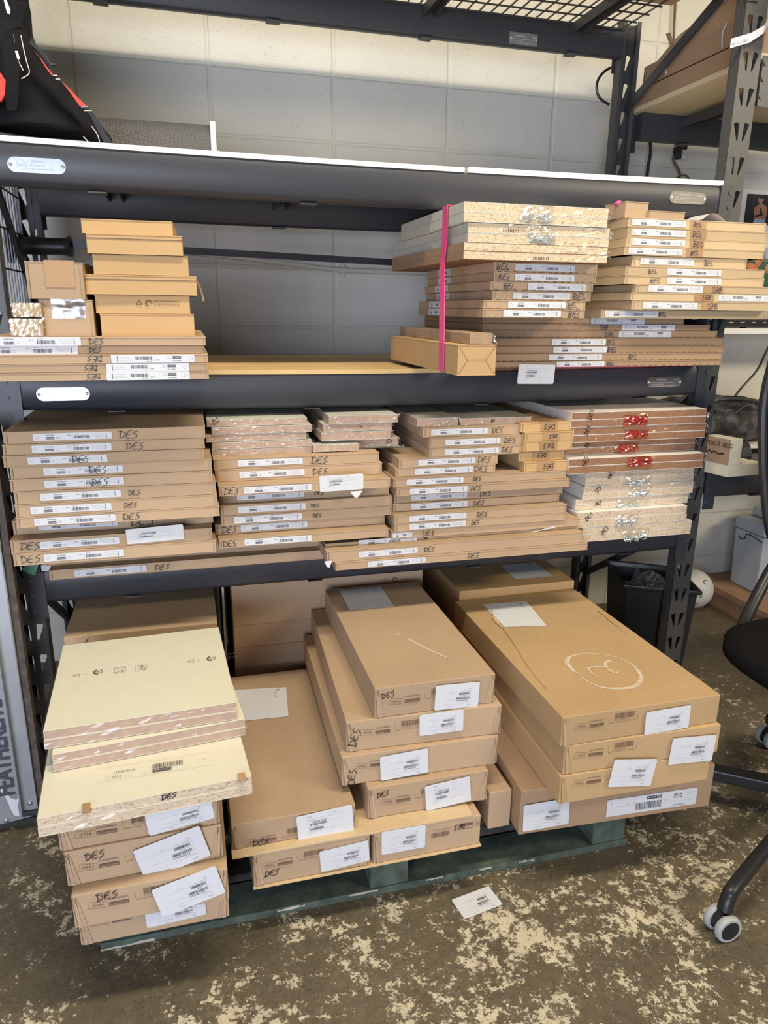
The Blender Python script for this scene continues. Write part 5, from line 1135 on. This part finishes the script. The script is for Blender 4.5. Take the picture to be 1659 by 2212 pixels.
for y in (.14, .40):
    mb = MB(); mb.tube(smoothpts([(-.003, y, .01), (-.004, y, h1*.9), (.03, y-.03, h1+.06), (.12, y-.06, h1+.10)], 5), .0022, 6); mb.build('white_strap', PAPER, root)
carton('brown_carton', 'dark brown carton corner above the open carton, beside the tall right post', 2.03, 2.5, -.22, .20, U(1571, 105, Y=.1).z+.02, U(1571, 105, Y=.1).z+.30, 0, KRB, None, (0, 0))
simple_board('white_shelf_liner', 'white melamine board on the low shelf of the right-hand rack', 'board', 2.02, 3.7, .30, .61, ZLO+BH+.0005, ZLO+BH+.011, WHITEM)
root = thing('white_shelf_unit', 'white open shelf unit with a thick top edge, behind the right post', 'shelf unit', (2.03, .32, ZLO+BH+.012)); zz0 = ZLO+BH+.012; ztp = U(1560, 709.5, Y=.32).z
mb = MB(); mb.box(0, 1.6, 0, .29, ztp-zz0-.018, ztp-zz0); mb.build('top_panel', WHITEM, root, bevel=.001)
mb = MB(); mb.box(0, 1.6, .272, .288, 0, ztp-zz0-.0185); mb.build('back_panel', WHITEM, root)
mb = MB(); mb.box(.30, .315, .2, .2715, 0, ztp-zz0-.0185); mb.build('divider', WHITEM, root)
yk = .36; zk = ztp+.001
root = thing('black_keyboard', 'black keyboard-like device with small white marks on the white shelf unit', 'keyboard', (2.12, yk, zk))
mb = MB(); mb.box(0, .52, 0, .14, .004, .030); mb.build('housing', BLKP, root, bevel=.003)
mb = MB()
for i in range(9): mb.box(.06+i*.047, .078+i*.047, -.0005, 0, .017, .020)
mb.build('key_marks', GREY, root)
for i in range(3): mb = MB(); mb.lathe([(.010, 0), (.012, .004), (.010, .005)], (.06+.18*i, .03, -.0005), 12); mb.build('foot', BLKP, root)
# pictures fixed to the wall beyond
root = thing('wall_poster', 'dark photo poster of a shirtless man with crossed arms on the wall, right edge', 'poster', tuple(U(1606, 484, Y=.815)))
pw = XP(1700, .815, 1.65)-root.location.x; ph = U(1606, 418, Y=.815).z-root.location.z
fr = frame((0, 0, 0)); mb = MB(); mb.box(0, pw, -.001, .0005, 0, ph); mb.build('sheet', PHOTO, root)
S_ = ph; cx_ = U(1643, 450, Y=.815).x-root.location.x
def blob(mb, pts, mi, h): o, a, b, n = fr; mb.add([o+a*(cx_+p[0]*S_)+b*(p[1]*S_)+n*h for p in pts], [tuple(range(len(pts)))], mi)
mb = MB()
blob(mb, [(-.25, 0), (.25, 0), (.27, .18), (-.22, .18)], 1, .0012)
blob(mb, [(-.22, .18), (.26, .18), (.30, .45), (.22, .62), (.05, .70), (-.10, .68), (-.27, .56), (-.28, .38)], 0, .0014)
blob(mb, [(-.05+.11*math.cos(R(t)), .83+.13*math.sin(R(t))) for t in range(0, 360, 30)], 0, .0016); blob(mb, [(-.06, .60), (.04, .60), (.04, .76), (-.06, .76)], 0, .0015)
blob(mb, [(-.05+.10*math.cos(R(t)), .92+.06*math.sin(R(t))) for t in range(0, 360, 30)], 2, .0018)
blob(mb, [(-.22, .22), (.12, .32), (.14, .38), (-.22, .30)], 2, .0017); blob(mb, [(.02, .30), (.10, .36), (.0, .58), (-.05, .56)], 2, .0018)
mb.build('printed_figure', [SKIN, DENIM, PHOTO], root)
root = thing('floral_print', 'floral picture with orange blooms on green behind the pale BEL cartons', 'picture', tuple(U(1606, 620, Y=.812)))
pw = XP(1700, .812, 1.43)-root.location.x; ph = U(1606, 559, Y=.812).z-root.location.z
mb = MB(); mb.box(0, pw, -.001, .0005, 0, ph); mb.build('sheet', LEAFP, root); mb = MB(); rnd = random.Random(3)
mb.rect(frame((0, 0, 0)), 0, pw, ph-.008, ph, .0014, 1)
for k in range(9):
    x, z, rr = rnd.uniform(.01, pw-.01), rnd.uniform(.01, ph-.012), rnd.uniform(.010, .024); mb.add([(x+rr*(1+.2*math.sin(5*R(t)))*math.cos(R(t)), -.0016-.0002*k, z+rr*math.sin(R(t))) for t in range(0, 360, 30)], [tuple(range(12))])
mb.build('printed_blooms', [ORNG, PLY], root)
mb = MB(); a = U(1648, 560, Y=.8); mb.box(a.x, a.x+.12, .79, .81, a.z, a.z+.045); tag(mb.build('pale_blue_card', BINP), 'pale blue card on the wall above the floral picture', 'card')
simple_board('white_backboard', 'white backing board on the wall behind the poster, right of the post', 'board', U(1596, 440, Y=.819).x, 3.6, .8165, .8195, U(1600, 640, Y=.819).z, U(1600, 408, Y=.819).z, WHITEM)
# camouflage bag and lumber on the low shelf
zb_ = ZLO+BH+.0115
root = thing('camouflage_bag', 'dark camouflage duffel bag with a zip on the right-hand rack low shelf', 'bag', (2.30, .44, zb_))
mb = loft([(0, 0, 0, .26, .10, 3), (0, 0, .03, .285, .12, 3), (0, 0, .08, .28, .12, 2.6), (-.01, 0, .125, .255, .10, 2.4), (-.02, 0, .155, .20, .06, 2.2), (-.02, 0, .165, .12, .02, 2)], 28)
o = mb.build('bag_body', CAMO, root, smooth=True, ang=80); m = o.modifiers.new('s', 'SUBSURF'); m.levels = m.render_levels = 2; m = o.modifiers.new('d', 'DISPLACE'); m.texture = tx; m.strength = .03
mb = MB(); mb.tube(smoothpts([(-.24, -.125, .12), (-.10, -.12, .150), (.02, -.11, .158)], 6), .004, 6); mb.build('zip', CHROME, root)
for a, b in (((-.235, -.13, .12), (-.22, -.15, .06)), ((-.24, -.15, .06), (-.19, -.16, .02))): mb = MB(); mb.rod(a, b, .004, 8); mb.build('zip_pull', CHROME, root)
mb = MB(); mb.tube(smoothpts([(-.2, -.10, .13), (-.05, -.14, .17), (.12, -.13, .15), (.24, -.10, .10)], 6), .009, 8); mb.build('handle', CAMO, root)
root = thing('boot', 'rounded black boot toe beside the pale lumber on the low right shelf', 'shoe', (2.16, .13, zb_))
mb = loft([(0, 0, 0, .060, .045, 2.4), (0, 0, .018, .064, .048, 2.4), (0, 0, .045, .056, .042, 2.2), (.004, 0, .066, .036, .028, 2), (.006, 0, .072, .012, .01, 2)], 22); mb.build('upper', CAMO, root, smooth=True)
mb = loft([(0, 0, 0, .064, .049, 2.4), (0, 0, .010, .065, .05, 2.4)], 22); mb.build('sole', RUB, root)
z0 = ZLO+BH+.001; A = U(1516, 1018, Z=z0); B = U(1570, 1031, Z=z0); C_ = U(1649, 1025, Z=z0); D4 = A+(C_-B)
root = thing('pale_lumber_block', 'two pale lumber offcuts stacked in an L on the low right shelf', 'lumber', tuple(B))
hb_ = .036; A, C_, D4 = A-B, C_-B, A+(C_-B)-B
D4 = A+C_; mb = MB(); mb.hexa([(0, 0, 0), tuple(C_), tuple(D4), tuple(A)], [(p[0], p[1], hb_) for p in ((0, 0), C_, D4, A)]); mb.build('lying_offcut', LUMB, root, bevel=.001)
c2 = C_*.30; mb = MB(); mb.hexa([(0, 0, hb_), (c2.x, c2.y, hb_), (A.x+c2.x, A.y+c2.y, hb_), (A.x, A.y, hb_)], [(0, 0, hb_+.078), (c2.x, c2.y, hb_+.078), (A.x+c2.x, A.y+c2.y, hb_+.078), (A.x, A.y, hb_+.078)]); mb.build('upright_offcut', LUMB, root, bevel=.001)
n_ = Vector((A.y, -A.x, 0)).normalized(); n_ = n_ if n_.dot(C_) < 0 else -n_
mb = MB(); e = n_*.0015; mb.add([tuple(Vector((0, 0, hb_+.001))+e), tuple(A+Vector((0, 0, hb_+.001))+e), tuple(A+Vector((0, 0, hb_+.076))+e), tuple(Vector((0, 0, hb_+.076))+e)], [(0, 1, 2, 3)]); mb.build('brown_face', KRB, root)
fr = (Vector((A.x, A.y, hb_+.052))+n_*.003, (-A).normalized(), Vector((0, 0, 1)), n_); mb = MB(); write(mb, fr, '795659 0250', .013, .0016, 5); fr = (Vector((A.x, A.y, hb_+.030))+n_*.003, (-A).normalized(), Vector((0, 0, 1)), n_)
mb.ribbon(fr, [(.004, .006), (.012, -.002), (.02, .006), (.028, -.002), (.036, .005), (.05, -.001), (.07, .002)], .004); mb.build('marker_writing', INK, root)
# floor things at the right
root = thing('wood_platform', 'low reddish wooden platform against the block wall at the right', 'platform', (2.65, .20, 0))
mb = MB(); mb.box(0, 1.6, 0, .615, .070, .098); mb.build('top_plank', PLNK, root, bevel=.002); mb = MB(); mb.box(.012, 1.58, .01, .60, .0, .070); mb.build('frame', PLNK, root, bevel=.001)
root = thing('grey_plastic_tub', 'large pale grey plastic container with a moulded lid on the wooden platform', 'container', (2.742, .535, .0995)); ht = U(1592, 1112, X=2.742).z-.0995
mb = MB(); mb.hexa([(.012, .010, 0), (.6, .010, 0), (.6, .17, 0), (.012, .17, 0)], [(0, 0, ht*.82), (.6, 0, ht*.82), (.6, .17, ht*.82), (0, .17, ht*.82)]); mb.build('tub', BINP, root, bevel=.008)
mb = MB(); mb.box(-.004, .6, -.004, .175, ht*.825, ht); mb.build('lid', BINP, root, bevel=.014, seg=3)
mb = MB(); mb.box(.06, .55, .03, .16, ht, ht*1.14); mb.build('raised_lid', BINP, root, bevel=.03, seg=4)
mb = MB(); mb.tube(smoothpts([(-.003, .14, ht*.72), (-.006, .12, ht*.70), (-.006, .10, ht*.72), (-.005, .085, ht*.80), (-.006, 0.0, ht*.76)], 4), .0022, 5); mb.build('moulded_line', DARKW, root)
BC = U(1490, 1311, Z=0)+Vector((0, 0, .088)); root = thing('white_ball', 'white ball with small black marks behind the black bin', 'ball', tuple(BC))
rr = .088; mb = MB(); mb.lathe([(max(.001, rr*math.sin(R(t))), -rr*math.cos(R(t))) for t in range(0, 181, 10)], (0, 0, 0), 30); mb.build('ball_cover', BALL, root, smooth=True)
dv = (EYE-BC).normalized(); rt_ = Vector((0, 0, 1)).cross(dv).normalized(); u_ = dv.cross(rt_)
for s, ox, oz in (('C', .045, .035), ('*', .04, -.035), ('-', .03, -.06)):
    d = (dv*math.sqrt(1-(ox/rr)**2*1-(oz/rr)**2)+rt_*ox/rr+u_*oz/rr).normalized(); a_ = (rt_-d*rt_.dot(d)).normalized(); mb = MB(); mb.text((d*(rr+.0015), a_, d.cross(a_), d), s, -.008, -.008, .030); mb.build('printed_mark', INK, root)
c = U(1545, 1300, Z=0); root = thing('caster_wheel', 'small black caster wheel on the floor beside the white ball', 'caster', (c.x, c.y, 0))
mb = MB(); mb.lathe([(.010, -.011), (.026, -.011), (.028, -.006), (.028, .006), (.026, .011), (.010, .011)], (0, 0, .028), 20, 0, 'y'); mb.build('wheel', BLKP, root, smooth=True); mb = MB(); mb.box(-.012, .012, -.015, .015, .045, .075); mb.build('fork', STEEL, root)
# black bin with a bag in it
zb_ = .40; P = [U(1350, 1262, Z=zb_), U(1512, 1276, Z=zb_), U(1494, 1236, Z=zb_), U(1311, 1209, Z=zb_)]
P = [P[0], P[1], P[1]+(P[3]-P[0])*.92, P[3]]; cc = sum(P, Vector())/4; root = thing('black_bin', 'black plastic bin with sloping sides behind the right front post', 'bin', (cc.x, cc.y, 0))
P = [p-Vector((cc.x, cc.y, 0)) for p in P]; mb = MB(); vs = []
for k, (s, z) in enumerate(((.80, 0), (.97, zb_*.96), (1.06, zb_*.965), (1.06, zb_), (.98, zb_), (.94, zb_*.96), (.78, .01))):
    vs += [(p.x*s, p.y*s, z) for p in P]
mb.add(vs, [(i*4+j, i*4+(j+1) % 4, (i+1)*4+(j+1) % 4, (i+1)*4+j) for i in range(6) for j in range(4)]+[(3, 2, 1, 0), (24, 25, 26, 27)]); mb.build('bin_body', BLKP, root, bevel=.004)
root = thing('bag_of_hardware', 'clear plastic bag of silvery hardware lying on top inside the black bin', 'bag', (cc.x, cc.y, .33)); rnd = random.Random(8); vs = []
for j in range(9):
    for i in range(11): u = i/10*2-1; v = j/8*2-1; vs.append((u*.075, v*.055, .03+.05*(1-abs(u))*(1-v*v)+rnd.uniform(0, .012)))
mb = MB(); mb.add(vs, [(j*11+i, j*11+i+1, (j+1)*11+i+1, (j+1)*11+i) for j in range(8) for i in range(10)]); mb.build('bag_film', FROST, root)
mb = MB()
for k in range(40): a = Vector((rnd.uniform(-.05, .05), rnd.uniform(-.04, .04), rnd.uniform(.0, .035))); d = Vector((rnd.uniform(-1, 1), rnd.uniform(-1, 1), rnd.uniform(-.3, .3)))*.012; mb.rod(a-d, a+d, .002, 5)
o = mb.build('hardware', ZINC, root); o['kind'] = 'stuff'
mb = MB(); mb.hexa([(-.10, .06, 0), (.02, .06, 0), (.02, .064, 0), (-.10, .064, 0)], [(-.08, .05, .09), (-.07, .05, .10), (-.07, .054, .10), (-.08, .054, .09)]); o = mb.build('clear_sleeve', FROST); o.location = (cc.x+.05, cc.y, .31); tag(o, 'folded clear plastic sleeve corner sticking up in the black bin', 'plastic sleeve')

# cables, conduit, wall bits
def cable(name, px, y, w, lb, mat=BLKP, cat='cable'):
    P = [U(a, b, Y=(y if not isinstance(y, (list, tuple)) else y[i])) for i, (a, b) in enumerate(px)]; mb = MB(); mb.tube(smoothpts([tuple(p) for p in P], 5), w, 7); return tag(mb.build(name, mat, smooth=True), lb, cat)
cable('black_cable', [(1322, 145), (1305, 155), (1291, 175), (1290, 200), (1300, 216), (1316, 226)], .66, .0045, 'black cable loop sticking out left of the rear right post')
cable('black_cable', [(1404, 300), (1405, 330), (1400, 360), (1396, 395)], .79, .006, 'straight black cable running down the wall right of the rear post')
cable('brown_wire', [(1454, 338), (1456, 350), (1463, 362), (1468, 375), (1466, 392)], .79, .005, 'brown wire hanging from the wall outlet', PRN)
cable('brown_wire', [(1462, 384), (1475, 378), (1486, 382), (1489, 395)], .79, .003, 'thin curled brown wire beside the hanging wire', PRN)
cable('wall_conduit', [(1461, -40), (1456, 60), (1455, 110)], .805, .0045, 'thin dark conduit running up the wall behind the open carton', PRN, 'pipe')
c = U(1464, 330, Y=.80); root = thing('wall_outlet', 'dirty broken wall outlet with dangling wires under the right-hand rack beam', 'outlet', tuple(c))
mb = MB(); mb.box(-.009, .012, -.01, .018, -.022, .022); mb.build('box', DARKW, root, bevel=.002); mb = MB(); mb.box(.0, .030, -.014, -.004, .012, .028); mb.build('bracket', DARKW, root); mb = MB(); mb.box(.012, .030, -.012, -.010, -.024, -.010); mb.build('white_plug', PAPER, root)
cable('black_cable', [(1690, 690), (1655, 760), (1635, 800), (1600, 840), (1567, 884)], .30, .004, 'thick black cable hanging across the white shelf unit')
cable('thin_black_cable', [(1690, 810), (1655, 848), (1630, 870), (1610, 877), (1588, 892)], .30, .0022, 'thin black cable drooping across the white shelf unit')
# paper band on the tall post
P = [U(1578, 94, Y=-.006), U(1620, 82, Y=-.006), U(1650, 62, Y=-.004), U(1662, 42, Y=.02)]; mb = MB(); vs = []
for i, p in enumerate(P): hh = .011; vs += [p-Vector((0, 0, hh)), p+Vector((0, 0, hh*(.7 if i > 1 else 1)))]
mb.add(vs, [(2*i, 2*i+1, 2*i+3, 2*i+2) for i in range(3)]); a = (P[1]-P[0]).normalized(); fr = (P[0]+Vector((0, -.001, -.006)), a, Vector((0, -.0, 1)), Vector((0, -1, 0)))
mb.text(fr, 'SIZE  M', .004, .0, .008, .0005, 1, .02); mb.text(fr, '[ 1-2746 ]', .030, .0, .010, .0005, 1, .022); o = mb.build('paper_band', [PAPER, GREY]); m = o.modifiers.new('s', 'SOLIDIFY'); m.thickness = .0006
tag(o, 'white paper band with print wrapped round the tall right post', 'label')

# ---------------------------------------------------------------- aluminium ladder at the left edge
Y0 = -.125; b0, b1 = U(49, 1750, Y=Y0), U(83, 1748, Y=Y0)
root = thing('aluminium_ladder', 'aluminium ladder with big black lettering standing before the left rack post', 'ladder', (b0.x, Y0, 0)); cw = b1.x-b0.x; zb_ = b0.z
ztop = 1.02
mb = MB(); mb.box(0, cw, -.004, .0, zb_, ztop); mb.box(0, .003, -.020, 0, zb_, ztop); mb.box(cw-.003, cw, -.004, .022, zb_, ztop); mb.build('side_rail', ALU, root, bevel=.001)
mb = MB(); lw_ = .20; mb.hexa([(-lw_, .0005, -.045+.05), (.022, .0005, zb_-.022), (.022, .004, zb_-.022), (-lw_, .004, -.045+.05)], [(-lw_, .0005, ztop), (.0, .0005, ztop), (.0, .004, ztop), (-lw_, .004, ztop)]); mb.build('side_plate', ALU, root)
for x, z in ((.020-.004, zb_-.010), (-.040, zb_-.022), (cw*.55, zb_+.02)):
    mb = MB(); mb.lathe([(.006, 0), (.0055, -.003), (.001, -.0045)], (x, -.0045 if x > cw*.5 else .0003, z), 12, 0, 'y'); mb.build('rivet', PLATE, root, smooth=True)
mb = MB(); mb.box(.0, cw, -.010, .03, zb_-.014, zb_-.001); mb.build('rubber_foot', RUB, root, bevel=.002)
mb = MB(); mb.hexa([(-lw_, -.002, 0), (.03, -.002, zb_-.034), (.03, .03, zb_-.034), (-lw_, .03, 0)], [(-lw_, -.002, .012), (.03, -.002, zb_-.024), (.03, .03, zb_-.024), (-lw_, .03, .012)]); mb.build('shoe', RUB, root)
mb = MB(); mb.box(cw+.001, cw+.016, .004, .030, zb_-.004, ztop); mb.build('rear_rail', plain('dirty_wood_rail_edge', (.085, .065, .05), .7, var=.4, scale=60), root)
def lp(px, py): q = U(px, py, Y=Y0); return q.x-b0.x, q.z
x1_, z1_ = lp(38, 1716); x2_, z2_ = lp(4, 1512); mb = MB(); fr = (Vector((x1_, -.0006, z1_)), Vector((x2_-x1_+.0, 0, z2_-z1_)).normalized(), Vector((-1, 0, 0)), Vector((0, -1, 0)))
fr = (Vector((-.012, -.0006, z1_)), Vector((0, 0, 1)), Vector((-1, 0, 0)), Vector((0, -1, 0))); LW = z2_-z1_
mb.text(fr, 'FEATHERLITE', 0, 0, .058, .0, 0, LW); mb.text(fr, 'FEATHERLITE', .0012, .0, .058, .0002, 0, LW); mb.text(fr, 'FEATHERLITE', 0, .0015, .058, .0003, 0, LW); mb.text(fr, 'FEATHERLITE', -.0016, -.0012, .058, .0004, 0, LW); mb.text(fr, 'FEATHERLITE', .0022, .0012, .058, .0005, 0, LW); mb.text(fr, 'FEATHERLITE', .0008, -.0022, .058, .0006, 0, LW)
mb.text(fr, '-  ~', LW*1.06, .0, .012, 0, 0, .03); mb.build('lettering', LINK, root)
rnd = random.Random(2); mb = MB(); px_ = [(58-4, 1720), (48, 1735), (52, 1762), (40, 1760), (32, 1745), (24, 1725), (12, 1706), (10, 1698), (20, 1705), (32, 1722), (44, 1726)]
P = [U(a, b, Y=Y0)-Vector((b0.x, Y0, 0)) for a, b in px_]; mb.add([(p.x-.01, -.0004, p.z) for p in P], [tuple(range(len(P)))]); mb.build('paint_smear', PAPER, root)

# ---------------------------------------------------------------- office chair at the right edge
root = thing('office_chair', 'black mesh-backed swivel office chair, partly cut off at the right edge', 'office chair', (1.90, -.62, 0))
mb = loft([(.03, .02, .425, .225, .225, 2.6), (.03, .02, .435, .245, .245, 2.6), (.03, .02, .465, .245, .245, 2.6), (.03, .02, .485, .215, .215, 2.5), (.03, .02, .490, .08, .08, 2.2)], 40); mb.build('seat', SEATF, root, smooth=True, ang=80)
cs = (1.46-1.90, -.835+.62)
mb = MB(); mb.rod((0, 0, .10), (0, 0, .42), .024, 16); mb.build('gas_lift', BLKP, root, smooth=True); mb = MB(); mb.lathe([(.05, .07), (.05, .13), (.03, .15)], (0, 0, 0), 20); mb.build('hub', BLKP, root, smooth=True)
a0 = math.atan2(cs[1], cs[0]); rl = math.hypot(*cs)
for k, (ang, rr) in enumerate(((a0, rl), (a0-R(66), .36), (a0+R(72), .40), (a0+R(144), .40), (a0+R(216), .38))):
    c, s = math.cos(ang), math.sin(ang); mb = MB()
    if k == 0: mb.tube(smoothpts([(0, 0, .115), (c*rr*.5, s*rr*.5, .112), (c*(rr-.045), s*(rr-.045), .100), (c*(rr-.012), s*(rr-.012), .088), (c*rr, s*rr, .062)], 6), .0155, 12)
    else: mb.hexa([(-s*.022, c*.022, .090), (s*.022, -c*.022, .090), (c*rr+s*.018, s*rr-c*.018, .080), (c*rr-s*.018, s*rr+c*.018, .080)], [(-s*.022, c*.022, .125), (s*.022, -c*.022, .125), (c*rr+s*.018, s*rr-c*.018, .108), (c*rr-s*.018, s*rr+c*.018, .108)])
    mb.build('base_leg', BLKP, root, smooth=(k == 0), bevel=0 if k == 0 else .004)
    x, y = c*rr, s*rr; cst = MB(); cst.lathe([(.012, -.008), (.021, -.008), (.021, .008), (.012, .008)], (x, y, .034), 20, 0, 'y'); cst.box(x-.012, x+.012, y-.006, y+.006, .034, .062); cst.lathe([(.022, -.007), (.0235, 0), (.022, .007)], (x, y, .036), 20, 0, 'y'); w = cst.build('caster', BLKP, root, smooth=True)
    for sy in (-1, 1):
        m2 = MB(); yy = y+sy*.017; m2.lathe([(.021, -.008), (.0275, -.008), (.030, -.004), (.030, .004), (.0275, .008), (.021, .008)], (x, yy, .030), 28, 0, 'y'); m2.build('tread', GRYW, w, smooth=True)
        m2 = MB(); m2.lathe([(.003, -.0095), (.019, -.0092), (.022, -.008), (.022, .008), (.019, .0092), (.003, .0095)], (x, yy, .030), 24, 0, 'y'); m2.build('wheel_disc', BLKP, w, smooth=True)
mb = MB(); vs = []; nx, nz = 12, 14; LE = smoothpts([tuple(U(a, b, Y=y)-Vector((1.90, -.62, 0))) for a, b, y in ((1690, 1205, -.27), (1662, 1150, -.27), (1651, 1060, -.26), (1646, 960, -.25), (1650, 860, -.24), (1668, 780, -.23))], 3)
for j in range(nz+1):
    b_ = Vector(LE[min(len(LE)-1, int(j/nz*(len(LE)-1)))])
    for i in range(nx+1): u = i/nx; vs.append((b_.x+.44*u, b_.y+.07*math.sin(math.pi*u)-.10*u, b_.z))
mb.add(vs, [(j*(nx+1)+i, j*(nx+1)+i+1, (j+1)*(nx+1)+i+1, (j+1)*(nx+1)+i) for j in range(nz) for i in range(nx)]); o = mb.build('mesh_back', SEATF, root, smooth=True); m = o.modifiers.new('s', 'SOLIDIFY'); m.thickness = .012
L_ = [vs[j*(nx+1)] for j in range(nz+1)]; Rr_ = [vs[j*(nx+1)+nx] for j in range(nz+1)][::-1]; mb = MB(); mb.tube(L_+[vs[nz*(nx+1)+i] for i in range(1, nx)]+Rr_, .011, 8); mb.build('back_frame', BLKP, root, smooth=True)
mb = MB(); mb.tube(smoothpts([tuple(U(a, b, Y=y)-Vector((1.90, -.62, 0))) for a, b, y in ((1700, 1180, -.27), (1668, 1228, -.28), (1634, 1290, -.31), (1606, 1350, -.36), (1602, 1385, -.42), (1640, 1410, -.50))], 6), .0165, 10); mb.build('back_support', BLKP, root, smooth=True)
mb = MB(); mb.tube(smoothpts([(.43, .385, .70), (.44, .30, .55), (.36, .12, .45), (.2, .05, .42)], 6), .017, 10); mb.build('back_support', BLKP, root, smooth=True)
